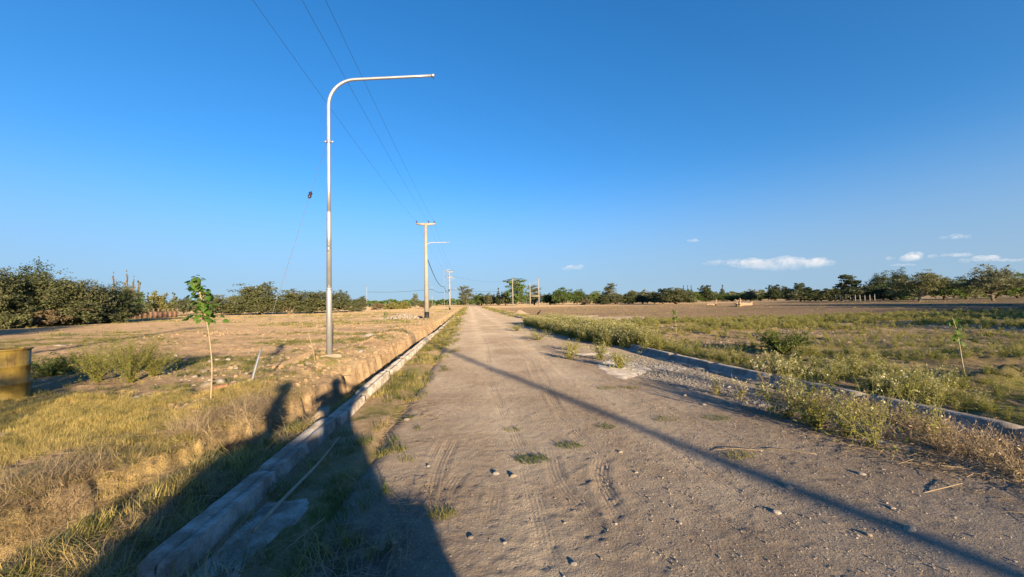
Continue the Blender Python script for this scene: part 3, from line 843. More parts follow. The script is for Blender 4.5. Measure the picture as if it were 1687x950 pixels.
    if kind in ('round', 'tall', 'spread', 'bush'):                # inner foliage between the clumps
        k = int(n_leaf * 0.13); D = rdir(r, k) * (r.random(k) ** 0.4)[:, None]
        zc, zh = {'round': (0.46, 0.42), 'tall': (0.52, 0.40), 'spread': (0.56, 0.30), 'bush': (0.38, 0.38)}[kind]
        leaf_cloud(cb, r, D * np.array([0.44 * W, 0.44 * W, zh * H]) * (0.8 + 0.35 * fbm(D[:, 0] * 3 + 9, D[:, 2] * 3 + seed, seed))[:, None] + np.array([0, 0, zc * H]), leaf)
    bark = M_BARK_PALE if kind in ('tall', 'spread') else M_BARK
    return tb.mesh('trunk', bark, True), cb.mesh('crown', mat)
def put_tree(me, x, y, H, W, H0, W0, label, group=None, rot=None, z=0.0, name='tree', cat='tree'):
    o = empty(name, (x, y, z), random.uniform(0, 6.28) if rot is None else rot)
    o.scale = (W / W0, W / W0, H / H0)
    link('trunk', me[0], o); link('crown', me[1], o)
    return tag(o, label, cat, group)

# prototypes: (kind, leaves, leaf half-length, foliage, H0, W0); leaf sizes suit the distance they are used at
PROTO = {}
def proto(key, kind, n, leaf, fol, H, W, seed):
    PROTO[key] = (tree_meshes(kind, seed, n, leaf, LEAF[fol], H, W), H, W)
for i in range(3): proto('near%d' % i, 'round', 13000, 0.105, ('sage', 'sage', 'olive')[i], 6.5, 6.5, 900 + i)
proto('neardark', 'round', 12000, 0.11, 'dark', 6.5, 6.0, 905)
for i in range(3): proto('mid%d' % i, 'round', 8500, 0.18, 'sage', 7.0, 8.0, 910 + i)
proto('gnarl0', 'spread', 7500, 0.13, 'sage', 6.2, 9.5, 920); proto('gnarl1', 'spread', 7500, 0.13, 'olive', 6.6, 8.5, 921)
proto('poplar', 'poplar', 2600, 0.22, 'green', 12, 3, 930); proto('poplarpale', 'poplar', 1500, 0.20, 'pale', 12, 3, 931)
proto('poplardark', 'poplar', 2600, 0.25, 'dark', 12, 3, 932)
proto('conifer', 'conifer', 2500, 0.20, 'dark', 8, 3.5, 933)
for i in range(2): proto('tall%d' % i, 'tall', 5500, 0.26, ('olive', 'green')[i], 12, 11, 940 + i)
for i in range(2): proto('green%d' % i, 'round', 4500, 0.24, 'green', 8, 9, 945 + i)
for i in range(2): proto('olive%d' % i, 'round', 4000, 0.22, ('olive', 'dark')[i], 5, 6, 950 + i)
proto('pine', 'pine', 4000, 0.22, 'dark', 8, 6, 960)
proto('yellow', 'round', 3500, 0.18, 'yellow', 6, 6, 961)
proto('bush0', 'bush', 2600, 0.13, 'brown', 2.5, 4, 965); proto('bush1', 'bush', 2600, 0.13, 'sage', 2.5, 4, 966); proto('bush2', 'bush', 2600, 0.14, 'yellow', 2.0, 4, 967)
def tr(key, px, D, wpx, hpx, label, group=None, **k):
    """hpx: pixel height above the ground in the photo"""
    me, H0, W0 = PROTO[key]
    p = at(px, D)
    return put_tree(me, p.x, p.y, hpx * (1.0 if D < 60 else 1.1) * D / F, wpx * D / F, H0, W0, label, group, z=gz(p.x, p.y) - 0.05, **k)
GL = 'sage-leaved trees along the left field edge'
tr('near1', -48, 34, 95, 120, 'sage tree cut off by the picture edge on the far left', GL)
tr('near0', -2, 36, 90, 105, 'pale sage tree at the far left edge before the taller dark tree', GL)
tr('neardark', 42, 40, 80, 106, 'tallest dark tree of the left field edge', GL)
tr('near1', 92, 40, 105, 92, 'broad sage tree right of the tall dark tree', GL)
tr('near2', 136, 43, 85, 80, 'sage tree with a bright gap under it, mid left row', GL)
tr('neardark', 176, 46, 66, 64, 'low dark bluish tree near the end of the left row', GL)
tr('near0', 206, 49, 58, 62, 'last sage tree of the left row before the pale poplars', GL)
for x, D, w, h, nm in ((12, 36, 60, 38, 'first'), (70, 39, 70, 34, 'second'), (125, 42, 70, 32, 'third'), (180, 46, 60, 28, 'fourth')):
    tr('bush1' if nm != 'second' else 'bush0', x, D - 1.5, w, h, nm + ' low bush from the left edge under the sage trees', 'bushes under the left trees', name='bush', cat='bush')
GP = 'poplars behind the left trees'
tr('poplarpale', 186, 120, 16, 62, 'pale leafless poplar above the last dark tree on the left', GP)
tr('poplarpale', 208, 122, 16, 64, 'tallest pale leafless poplar behind the left row', GP)
tr('poplarpale', 219, 118, 14, 56, 'pale poplar between the tallest one and the green poplar', GP)
tr('poplar', 228, 112, 15, 54, 'thin green poplar right of the pale poplars', GP)
tr('conifer', 243, 80, 15, 40, 'small pointed dark green tree right of the poplars', None)
tr('yellow', 262, 85, 42, 38, 'loose yellowish green tree left of the near sapling', None)
GB = 'trees behind the near sapling'
tr('poplar', 286, 120, 18, 34, 'distant green tree just left of the near sapling', GB)
tr('olive0', 302, 110, 30, 28, 'distant grey tree behind the near sapling leaves', GB)
tr('mid1', 355, 82, 62, 34, 'low grey-green tree right of the near sapling', GB)
GM = 'round trees in the middle of the left field edge'
tr('mid0', 428, 84, 80, 49, 'largest round sage tree of the group left of the lamp pole', GM)
tr('mid2', 395, 90, 40, 34, 'small sage tree at the left end of the round group', GM)
tr('mid1', 476, 86, 56, 38, 'round sage tree second from the largest, left of the lamp pole', GM)
tr('mid2', 516, 86, 60, 38, 'round sage tree touching the lamp pole on its left', GM)
tr('mid0', 558, 90, 48, 34, 'round sage tree just right of the lamp pole', GM)
tr('mid1', 592, 100, 28, 24, 'small brownish tree left of the lone field lamp', GM)
for i, (x, D, w, h) in enumerate(((622, 130, 26, 13), (645, 135, 30, 14), (664, 140, 26, 15), (700, 140, 22, 14))):
    tr('bush2' if x in (645, 664) else 'bush0', x, D, w, h, ORD[i] + ' dry low bush rightwards from the lone field lamp', 'dry bushes beyond the left field', name='bush', cat='bush')
tr('tall0', 684, 190, 14, 21, 'small slender tree left of the near utility pole', None)
GE = 'trees at the road end'
tr('tall0', 768, 190, 30, 31, 'tall dark eucalyptus left of the road end', GE)
tr('green0', 792, 200, 32, 21, 'green tree right of the dark eucalyptus at road end', GE)
tr('olive0', 808, 195, 24, 20, 'grey-green low tree beside the pointed one', GE)
tr('poplardark', 820.5, 190, 10, 28, 'narrow pointed tree left of the single pole', GE)
tr('olive0', 832, 190, 22, 22, 'low tree filling in left of the single pole', GE)
tr('tall1', 851, 185, 46, 42, 'largest leafy tree behind the single pole', GE)
tr('tall0', 880, 190, 26, 30, 'dark tree seen through the two-legged pole frame', GE)
tr('green1', 906, 180, 34, 18, 'low green tree right of the pole frame', GE)
GR = 'green trees across the right field'
tr('green0', 926, 170, 40, 29, 'tallest bright green tree right of the pole frame', GR)
tr('green1', 951, 172, 28, 24, 'green tree right of the bright green one', GR)
tr('bush0', 963, 150, 24, 11, 'small dark bush in front of the green trees', None, name='bush', cat='bush')
tr('green0', 980, 168, 30, 22, 'green tree left of the tall grey-crowned tree', GR)
tr('tall0', 1004, 168, 30, 31, 'tall grey-crowned tree above the olive row', GR)
GO = 'olive trees in a row across the right field'
for i, (x, w, h) in enumerate(((992, 32, 15), (1014, 32, 16), (1036, 30, 16), (1058, 30, 16), (1078, 30, 17))):
    tr('olive%d' % (x % 4 == 0), x, 135, w, h, ORD[i] + ' low olive tree from the left in the row under the grey-crowned tree', GO)
tr('mid2', 1040, 165, 26, 22, 'pale tree top above the middle of the olive row', GR)
tr('olive0', 1066, 150, 36, 21, 'grey-green tree above the right end of the olive row', GR)
tr('mid0', 1114, 112, 62, 25, 'large round grey bush-like tree at the end of the olive row', None)
tr('olive1', 1092, 125, 40, 23, 'dark tree left against the large round grey one', GR)
for i, x in enumerate((1126, 1133, 1139)): tr('poplardark', x, 260, 6, 24, ORD[i] + ' of three tiny poplars above the large round grey tree', 'tiny far poplars')
tr('green1', 1146, 150, 30, 19, 'low green tree right of the large round grey one', GR)
tr('olive1', 1163, 150, 27, 25, 'round dark tree left of the small dark poplar', GR)
tr('poplardark', 1190, 200, 9, 25, 'small dark poplar standing alone on the right horizon', None)
for i, (x, w, h) in enumerate(((1180, 34, 13), (1206, 34, 12), (1228, 30, 14), (1252, 34, 12))):
    tr('green%d' % (x % 4 == 0), x, 160, w, h, ORD[i] + ' low green thicket from the left above the fallen trunks', 'low thickets on the right horizon', name='bush', cat='bush')
tr('olive0', 1236, 150, 24, 19, 'round grey-green tree behind the fallen trunks', GR)
GT = 'three round trees on the right horizon'
tr('olive1', 1275, 140, 26, 24, 'first of the three round dark trees on the right', GT)
tr('mid1', 1297, 142, 25, 23, 'middle one of the three round dark trees on the right', GT)
tr('olive1', 1320, 138, 28, 26, 'last of the three round dark trees on the right', GT)
GH = 'dark hedge trees behind the white fence posts'
for i, x in enumerate(range(1318, 1490, 17)):
    tr('olive%d' % (i % 2), x, 108 - i, 34, 17 + i * 0.7, ORD[i] + ' dark olive tree from the left in the long hedge behind pale posts', GH)
tr('pine', 1393, 135, 34, 38, 'umbrella-shaped dark pine above the hedge', None)
tr('pine', 1413, 138, 22, 29, 'smaller dark pine right of the umbrella-shaped one', None)
tr('neardark', 1447, 125, 42, 40, 'dark tree above the hedge left of the gnarled trees', None)
tr('neardark', 1478, 128, 36, 44, 'darkest tall tree just left of the gnarled trees', None)
GN_ = 'bright green trees behind the gnarled trees'
tr('green0', 1468, 100, 44, 30, 'bright green tree left of the first gnarled tree', GN_)
for x, w, h, lab in ((1505, 40, 30, 'bright green tree directly behind the first gnarled tree'), (1556, 50, 36, 'bright green tree just right of the first gnarled tree'), (1592, 44, 34, 'bright green tree just left of the second gnarled tree'),
                     (1640, 50, 36, 'bright green tree directly behind the second gnarled tree'), (1676, 54, 42, 'bright green tree at the right picture edge'), (1718, 60, 48, 'bright green tree beyond the right picture edge')):
    tr('green%d' % (x % 2), x, 92, w, h, lab, GN_)
tr('gnarl0', 1513, 76, 92, 47, 'first gnarled spreading tree in the right field, left of the taller one', 'gnarled trees')
tr('gnarl1', 1634, 70, 84, 58, 'second and taller gnarled tree near the right edge', 'gnarled trees')
# trees beyond the picture, whose shadows fall across both fields
for x, y, H, W, k, lab in ((-30, 6, 7.4, 7, 'near2', 'sage tree outside the left edge, nearest the field corner'), (-24, -1, 7.4, 7, 'near2', 'sage tree behind the viewer shading the left field'), (-39, 11, 7.0, 8, 'near1', 'sage tree outside the left edge, farthest from the road'),
                        (-3.9, -5.2, 3.9, 3.4, 'gnarl1', 'small spreading tree behind the viewer shading the yellow drum')):
    me, H0, W0 = PROTO[k]
    put_tree(me, x, y, H, W, H0, W0, lab, 'trees behind the viewer')
for i, (x, y, H, W) in enumerate(((36, 1.5, 5.4, 9), (31, -4, 5.2, 9), (45, 3, 6.2, 9), (40, 6.5, 4.6, 7), (46, 9, 5.4, 8), (53, 12, 6.5, 9), (59, 18, 7.2, 9), (65, 25, 7.8, 9), (72, 33, 8.0, 9), (64, 41, 7.5, 8))):
    me, H0, W0 = PROTO['mid%d' % (i % 3)]
    put_tree(me, x, y, H, W, H0, W0, 'sage tree number %s from the road in the row beyond the right edge' % ('one', 'two', 'three', 'four', 'five', 'six', 'seven', 'eight', 'nine', 'ten')[i], 'trees beyond the right edge')

# far woods along the horizon
def far_wood(name, px0, px1, D, h, fol, label, n):
    r = np.random.default_rng(int(D + px0))
    px = r.uniform(px0, px1, n); d = D + r.uniform(0, 60, n)
    top = h * (0.6 + 0.7 * fbm(px * 0.09, 0 * px, 7)) * D / F
    C = np.stack([(px - CX) / F * d, d, r.random(n) ** 0.7 * top], 1)
    b = MB(); leaf_cloud(b, r, C, 0.9, 0.7)
    tag(b.build(name, LEAF[fol]), label, 'wood', None, 'stuff')
far_wood('far_wood', -100, 780, 330, 11, 'green', 'far green wood along the left horizon', 16000)
far_wood('far_wood', 775, 1800, 330, 14, 'olive', 'far grey-green wood along the right horizon', 24000)

# ------------------------------------------------------------------ low vegetation
M_DRY = leaf_mat('dry_grass', (0.32, 0.25, 0.08), (0.52, 0.41, 0.14), (0.68, 0.55, 0.24), 0.35)
M_GRASS = leaf_mat('green_grass', (0.060, 0.090, 0.022), (0.11, 0.14, 0.035), (0.20, 0.20, 0.07), 0.35)
M_MIXG = leaf_mat('yellowing_grass', (0.15, 0.155, 0.04), (0.27, 0.25, 0.07), (0.42, 0.35, 0.13), 0.38)
M_WEED = leaf_mat('weed_leaves', (0.14, 0.155, 0.03), (0.26, 0.25, 0.05), (0.38, 0.33, 0.085), 0.38)
M_WEED_D = leaf_mat('dark_weed_leaves', (0.055, 0.085, 0.022), (0.095, 0.125, 0.030), (0.15, 0.165, 0.045), 0.35)
M_STEM = leaf_mat('weed_stems', (0.13, 0.14, 0.055), (0.21, 0.20, 0.085), None, 0.1)
M_FLOWER = leaf_mat('weed_flowers', (0.52, 0.48, 0.26), (0.72, 0.68, 0.46), None, 0.3)
M_STRAW = leaf_mat('dry_stalks', (0.20, 0.145, 0.085), (0.34, 0.26, 0.155), (0.46, 0.37, 0.24), 0.1)

def blades(b, r, n, spread, hmin, hmax, width, lean=0.5, segs=3, flat=0.0):
    """n curved grass blades"""
    a = r.uniform(0, 6.283, n); rr = spread * np.sqrt(r.random(n))
    base = np.stack([rr * np.cos(a), rr * np.sin(a), np.full(n, -0.01)], 1)
    la = r.uniform(0, 6.283, n); h = r.uniform(hmin, hmax, n)
    ld = np.stack([np.cos(la), np.sin(la), np.zeros(n)], 1)
    out = lean * h * r.uniform(0.3, 1.3, n)
    side = np.stack([-np.sin(la), np.cos(la), np.zeros(n)], 1)
    rows = []
    for k in range(segs + 1):
        t = k / segs
        c = base + ld * (out * t ** 1.7)[:, None] + np.array([0, 0, 1.0]) * (h * (t - flat * t * t))[:, None]
        w = width * (1 - 0.9 * t)
        rows.append(np.stack([c - side * w, c + side * w], 1))
    V = np.stack(rows, 1).reshape(-1, 3)                       # n, segs+1, 2
    o = np.arange(n)[:, None] * (segs + 1) * 2 + (np.arange(segs) * 2)[None, :]
    q = np.stack([o, o + 1, o + 3, o + 2], -1).reshape(-1, 4)
    b.add(V, None, q)
def grass_mesh(name, seed, n, spread, hmin, hmax, w, lean, mat, flat=0.0):
    b = MB(); blades(b, np.random.default_rng(seed), n, spread, hmin, hmax, w, lean, 3, flat)
    return b.mesh(name, mat)
def weed_parts(seed, H=0.7, n_stem=10, spread=0.28, leafy=1.0, flowers=1.0, thick=0.0035, leaf=0.022):
    r = np.random.default_rng(seed)
    st, lf, fl = MB(), MB(), MB()
    for i in range(n_stem):
        a = r.uniform(0, 6.283); out = spread * r.uniform(0.2, 1.0); h = H * r.uniform(0.55, 1.0)
        t = np.linspace(0, 1, 6)[:, None]
        d = np.array([math.cos(a), math.sin(a), 0])
        P = d * out * t ** 1.3 + np.array([0, 0, 1]) * h * t + np.concatenate([np.zeros((1, 3)), r.normal(0, 0.015, (5, 3))])
        st.tube(P, np.linspace(thick, thick * 0.4, 6), 3, False)
        tips = [P[-1]]
        for k in range(r.integers(2, 6)):
            j = r.integers(2, 6); q = P[j]
            e = q + rdir(r, 1)[0] * np.array([1, 1, 0.3]) * 0.09 + np.array([0, 0, 0.10]) * r.uniform(0.6, 1.4)
            st.tube([q, (q + e) / 2 + r.normal(0, 0.008, 3), e], thick * 0.5, 3, False); tips.append(e)
        nl = int(16 * leafy)
        if nl:
            tt = r.uniform(0.05, 0.97, nl); C = np.stack([np.interp(tt, np.linspace(0, 1, 6), P[:, c]) for c in range(3)], 1)
            C += rdir(r, nl) * 0.03
            leaf_cloud(lf, r, C, leaf, 0.38, -0.2)
        for e in tips:
            nn = int(7 * leafy)
            if nn: leaf_cloud(lf, r, e + r.normal(0, 0.022, (nn, 3)), leaf * 0.5, 0.5)
            if flowers and r.random() < 0.75 * flowers:
                nf = r.integers(6, 13)
                leaf_cloud(fl, r, e + np.array([0, 0, 0.012]) + r.normal(0, 0.013, (nf, 3)), 0.0075, 0.9)
    nb = int(60 * leafy)
    if nb: leaf_cloud(lf, r, r.normal(0, 1, (nb, 3)) * np.array([spread * 0.45, spread * 0.45, 0.06]) + np.array([0, 0, 0.09]), leaf * 1.3, 0.4)
    return st, lf, fl
def weed_joined(name, seed, stem=None, leafm=None, **k):
    parts = weed_parts(seed, **k)
    V, Fs, mid, n = [], [], [], 0
    for m, b in enumerate(parts):
        if not b.v: continue
        v = np.concatenate(b.v); V.append(v)
        for ff in (b.f3, b.f4):
            if ff: Fs.append(np.concatenate(ff) + n); mid.append(m)
        n += len(v)
    return mesh_np(name, np.concatenate(V), Fs, [stem or M_STEM, leafm or M_WEED, M_FLOWER], False, mid)

_pc = [0]
def scatter(name, pts, scl, meshes, label, cat, tilt=0.12, rot=None):
    """one mass of countless small plants or stones, placed on points"""
    _pc[0] += 1
    pts = np.asarray(pts, float); n = len(pts)
    coll = bpy.data.collections.new('source_%d' % _pc[0])
    for i, m in enumerate(meshes):
        coll.objects.link(bpy.data.objects.new('source_%d_%02d' % (_pc[0], i), m))
    me = bpy.data.meshes.new(name)
    me.vertices.add(n); me.vertices.foreach_set('co', pts.astype(np.float32).ravel())
    r = np.random.default_rng(_pc[0] + 3000)
    rv = np.stack([r.normal(0, tilt, n), r.normal(0, tilt, n), r.uniform(0, 6.283, n)], 1) if rot is None else rot
    a = me.attributes.new('rot', 'FLOAT_VECTOR', 'POINT'); a.data.foreach_set('vector', rv.astype(np.float32).ravel())
    a = me.attributes.new('scl', 'FLOAT', 'POINT'); a.data.foreach_set('value', np.broadcast_to(scl, (n,)).astype(np.float32))
    a = me.attributes.new('pick', 'INT', 'POINT'); a.data.foreach_set('value', r.integers(0, len(meshes), n).astype(np.int32))
    o = link(name, me)
    ng = bpy.data.node_groups.new(name, 'GeometryNodeTree')
    ng.interface.new_socket('Geometry', in_out='INPUT', socket_type='NodeSocketGeometry')
    ng.interface.new_socket('Geometry', in_out='OUTPUT', socket_type='NodeSocketGeometry')
    N, L = ng.nodes, ng.links
    gi, go = N.new('NodeGroupInput'), N.new('NodeGroupOutput')
    ci = N.new('GeometryNodeCollectionInfo'); ci.inputs['Collection'].default_value = coll
    ci.inputs['Separate Children'].default_value = True; ci.inputs['Reset Children'].default_value = True
    ip = N.new('GeometryNodeInstanceOnPoints'); ip.inputs['Pick Instance'].default_value = True
    def na(nm, ty):
        k = N.new('GeometryNodeInputNamedAttribute'); k.data_type = ty; k.inputs['Name'].default_value = nm
        return k.outputs['Attribute']
    e2r = N.new('FunctionNodeEulerToRotation')
    L.new(na('rot', 'FLOAT_VECTOR'), e2r.inputs[0])
    L.new(gi.outputs[0], ip.inputs['Points']); L.new(ci.outputs[0], ip.inputs['Instance'])
    L.new(e2r.outputs[0], ip.inputs['Rotation']); L.new(na('scl', 'FLOAT'), ip.inputs['Scale']); L.new(na('pick', 'INT'), ip.inputs['Instance Index'])
    L.new(ip.outputs[0], go.inputs[0])
    md = o.modifiers.new('scatter', 'NODES'); md.node_group = ng
    return tag(o, label, cat, None, 'stuff')
def sample(n, x0, x1, y0, y1, dens, hfun=ground_h, near_bias=False):
    x = rng.uniform(x0, x1, n)
    y = rng.uniform(y0, y1, n) if not near_bias else np.exp(rng.uniform(math.log(y0), math.log(y1), n))
    if near_bias: x = rng.uniform(x0, x1, n) * y / y1
    k = rng.random(n) < dens(x, y)
    x, y = x[k], y[k]
    return np.stack([x, y, hfun(x, y)], 1)

G_DRY = [grass_mesh('dry_clump', 10 + i, 60, 0.12, 0.03, 0.13, 0.0026, 0.55, M_DRY, 0.05) for i in range(3)]
G_MIX = [grass_mesh('mixed_clump', 20 + i, 40, 0.10, 0.05, 0.15, 0.003, 0.9, M_MIXG, 0.2) for i in range(3)]
G_GRN = [grass_mesh('green_clump', 30 + i, 40, 0.09, 0.04, 0.13, 0.003, 0.9, M_GRASS, 0.2) for i in range(3)]
G_HAY = [grass_mesh('hay_clump', 40 + i, 60, 0.16, 0.08, 0.26, 0.0016, 1.9, M_STRAW, 0.55) for i in range(3)]
G_FAR = [grass_mesh('far_clump', 50 + i, 26, 0.30, 0.06, 0.20, 0.010, 0.8, (M_MIXG, M_GRASS, M_DRY)[i]) for i in range(3)]

# golden dry lawn and ditch banks on the left
def dlawn(x, y):
    s_, u_ = su(x, y)
    uc, w = trench(s_)
    return dry_field(x, y) * sm(uc - 0.30, uc - 0.55, u_) * sm(7.5, 6.4, y)
P = sample(46000, -13, -2.2, 0.6, 7.2, dlawn)
scatter('dry_grass', P, rng.uniform(0.35, 0.75, len(P)), G_DRY + G_DRY + G_MIX[:2], 'golden dry grass covering the bank left of the ditch', 'grass')
def dbank(x, y):
    s_, u_ = su(x, y)
    uc, w = trench(s_)
    return np.maximum((u_ > uc + w * 0.75) * (u_ < -1.97), 0.6 * (u_ < uc - w * 0.9) * (u_ > uc - w - 0.2) * (s_ < 4.6)) * sm(14, 5, s_) * (0.35 + 0.65 * sm(0.35, 0.55, fbm(x * 1.6, y * 1.6, 131)))
P = sample(26000, -6, -1.6, 0.8, 14, dbank)
scatter('ditch_grass', P, rng.uniform(0.45, 1.1, len(P)), G_GRN[:2] + G_MIX + G_DRY[:2] + G_HAY[:1], 'tangled green and dry grass on the ditch sides', 'grass', 0.35)
P = sample(2200, -4.6, -2.2, 1.2, 4.2, lambda x, y: sm(1.2, 0.5, np.hypot((x + 3.75) / 0.75, (y - 2.35) / 0.6)))
P2 = sample(5200, -4.6, -2.2, 1.4, 8.0, lambda x, y: (np.abs(su(x, y)[1] - trench(su(x, y)[0])[0] + 0.55) < 0.32) * 0.8 * sm(0.36, 0.55, fbm(x, y, 133)) * sm(7, 4.5, y))
P = np.concatenate([P, P2])
scatter('straw', P, rng.uniform(0.45, 0.95, len(P)), G_HAY, 'heap of pale dry straw at the lower left beside the ditch', 'straw', 0.5)
# verge between left kerb and wheel lanes
def dverge(x, y):
    s_, u_ = su(x, y)
    n = fbm(x * 1.3, y * 1.3, 141)
    return sm(-1.70, -1.6, u_) * sm(-0.30, -1.0, u_ + 0.9 * (n - 0.5)) * sm(0.36, 0.52, n) * (1 - sm(4.3, 5.2, s_) * sm(6.6, 6.0, s_) * 0.85) * (1 - 0.8 * sm(2.4, 2.1, s_)) * (0.4 + 0.4 * sm(0.5, 0.65, fbm(x * 0.7, y * 0.7, 145)))
P = sample(15000, -6, 0.5, 1.6, 34, dverge)
P[:, 2] = np.maximum(P[:, 2], road_h(P[:, 0], P[:, 1]))
near = P[:, 1] < 5
scatter('verge_grass', P[near], rng.uniform(0.7, 1.5, near.sum()), G_GRN + G_MIX[:1] + G_HAY[:1], 'green grass growing at the foot of the left kerb', 'grass', 0.25)
scatter('verge_grass', P[~near], rng.uniform(0.6, 1.4, (~near).sum()), G_GRN[:1] + G_MIX + G_DRY[:1], 'yellow-green grass strip along the left kerb farther on', 'grass', 0.2)
def dverge2(x, y):
    s_, u_ = su(x, y)
    return np.maximum(sm(-2.4, -1.2, u_) * sm(-0.2, -0.9, u_) * (u_ > -2.6), sm(3.9, 4.6, u_) * (u_ < 6.5) * (s_ > 40)) * sm(0.3, 0.5, fbm(x * 0.5, y * 0.3, 143)) * (s_ > 30)
P = sample(26000, -30, 10, 30, 150, dverge2)
scatter('verge_grass', P, rng.uniform(0.8, 1.6, len(P)), G_FAR, 'grass edging both sides of the road in the distance', 'grass')
# field cover left
def dleft(x, y):
    s_, u_ = su(x, y)
    return veg_field(x, y) * sm(-2.9, -3.5, u_) * (0.35 + 0.65 * sm(0.4, 0.6, fbm(x * 1.5, y * 1.5, 151)))
P = sample(16000, -26, -2.8, 5.5, 24, dleft)
scatter('field_grass', P, rng.uniform(0.5, 1.2, len(P)), G_GRN[:2] + G_MIX, 'low green patches on the left field', 'grass')
P = sample(32000, -110, -5, 22, 105, dleft)
scatter('field_grass', P, rng.uniform(0.6, 1.3, len(P)), G_FAR, 'sparse low grass across the distant left field', 'grass')

# weeds on the right
W_G = [weed_joined('weed', 60 + i, H=0.42 + 0.08 * i, n_stem=9, spread=0.26, leafy=1.2, flowers=0.3) for i in range(4)]
W_D = [weed_joined('weed_dark', 70 + i, None, M_WEED_D, H=0.35, n_stem=9, spread=0.28, leafy=1.6, flowers=0.05) for i in range(2)]
W_F = [weed_joined('weed_flowering', 80 + i, H=0.62, n_stem=11, spread=0.34, leafy=1.1, flowers=1.0, leaf=0.026) for i in range(3)]
W_FAR = [weed_joined('weed_far', 90 + i, H=0.45, n_stem=7, spread=0.36, leafy=0.8, flowers=0.8, leaf=0.045, thick=0.006) for i in range(3)]
def dright(x, y):
    s_, u_ = su(x, y)
    return veg_field(x, y) * sm(0.15, 0.30, u_ - kerb_u(s_))
P = sample(11000, 3.0, 19, 2.2, 14.5, lambda x, y: dright(x, y) * (0.45 + 0.3 * sm(7.2, 6.2, su(x, y)[1])))
sc = rng.uniform(0.20, 0.46, len(P)) * (0.65 + 0.5 * sm(0.4, 0.65, fbm(P[:, 0] * 0.7, P[:, 1] * 0.7, 161)))
scatter('verge_weeds', P, sc, W_G + W_D + G_MIX[:2], 'dense low weeds behind the right kerb', 'weeds')
P = sample(1300, 5.0, 14, 2.5, 8.5, lambda x, y: (np.abs(su(x, y)[1] - kerb_u(su(x, y)[0]) - 1.1) < 0.85) * sm(0.45, 0.62, fbm(x * 0.9, y * 0.9, 163)) * 0.35)
scatter('flowering_weeds', P, rng.uniform(0.32, 0.6, len(P)), W_F, 'pale-flowered weeds behind the right kerb', 'weeds')
def dfront(x, y):                                                  # weeds that hide the kerb before the side street
    s_, u_ = su(x, y)
    lo = np.interp(s_, [10.5, 13, 16, 20, 25, 27], [4.95, 4.5, 4.3, 4.05, 3.75, 3.9])
    return sm(lo - 0.1, lo + 0.35, u_ + 0.5 * (fbm(x * 0.9, y * 0.9, 165) - 0.5)) * (u_ < 6.2) * sm(10.4, 11.4, s_) * sm(27.5, 26.8, s_)
P = sample(7500, 0, 7, 9, 28, lambda x, y: dfront(x, y) * 0.65)
P[:, 2] = np.maximum(P[:, 2], road_h(P[:, 0], P[:, 1]))
scatter('kerb_weeds', P, rng.uniform(0.5, 1.05, len(P)), W_G + W_F, 'tall flowering weeds hiding the kerb before the side street', 'weeds')
P = sample(34000, 4, 50, 12, 32, lambda x, y: dright(x, y) * 0.55)
scatter('field_weeds', P, rng.uniform(0.22, 0.6, len(P)), W_FAR + G_FAR, 'yellow-green flowering weeds across the right field', 'weeds')
P = sample(20000, 2, 120, 31, 105, lambda x, y: dright(x, y))
scatter('field_weeds', P, rng.uniform(0.4, 0.9, len(P)), G_FAR, 'sparse low weeds on the far right field', 'weeds')
P = sample(2200, 0.8, 6.5, 2.0, 7.0, lambda x, y: sm(0.7, 0.35, np.abs(su(x, y)[1] - 5.1)) * sm(5.8, 4.6, su(x, y)[0]) * sm(0.30, 0.5, fbm(x * 1.3, y * 1.3, 167)))
P[:, 2] = np.maximum(P[:, 2], road_h(P[:, 0], P[:, 1]) + 0.0)
W_DEAD = [weed_joined('dead_weed', 95 + i, M_STRAW, M_STRAW, H=0.30, n_stem=12, spread=0.5, leafy=0.25, flowers=0.0, thick=0.003) for i in range(3)]
scatter('dead_weeds', P, rng.uniform(0.35, 0.75, len(P)), W_DEAD + G_HAY, 'grey-brown dead weeds and stalks along the right gutter', 'weeds', 0.4)

def plant(name, px, py, seed, label, group=None, leafm=None, **k):
    p = G(px, py)
    s_, u_ = su(p.x, p.y)
    o = empty(name, (p.x, p.y, max(gz(p.x, p.y), rz(p.x, p.y)) - 0.01))
    st, lf, fl = weed_parts(seed, **k)
    st.build('stems', M_STEM if k.get('leafy', 1) > 0.5 else M_STRAW, o)
    if lf.v: lf.build('leaves', leafm or M_WEED, o)
    if fl.v: fl.build('flowers', M_FLOWER, o)
    return tag(o, label, 'plant', group)
GW = 'weeds rooted in the right gutter'
plant('weed', 1300, 690, 1, 'bushy yellow-green weed in the gutter, left of the tall branching one', GW, H=0.50, n_stem=18, spread=0.38, leafy=1.2, flowers=0.5)
plant('weed', 1345, 705, 2, 'low dense yellow-green weed in the middle of the gutter clump', GW, H=0.38, n_stem=20, spread=0.32, leafy=1.5, flowers=0.25)
plant('weed', 1395, 722, 3, 'weed between the bushy one and the tall branching one', GW, H=0.42, n_stem=12, spread=0.30, leafy=1.0, flowers=0.3)
plant('weed', 1440, 738, 4, 'tall branching weed with long bare shoots at the gutter edge', GW, H=0.74, n_stem=16, spread=0.48, leafy=0.8, flowers=0.25)
plant('weed', 1300, 655, 5, 'tall flowering weed leaning on the right kerb', GW, H=0.66, n_stem=16, spread=0.36, leafy=0.7, flowers=1.0)
plant('weed', 1262, 650, 6, 'first thin flowering weed at the left end of the gutter clump', GW, H=0.62, n_stem=7, spread=0.34, leafy=0.5, flowers=1.0)
plant('weed', 1500, 700, 7, 'single upright leafy shoot before the kerb on the right', GW, H=0.62, n_stem=6, spread=0.16, leafy=0.8, flowers=0.2)
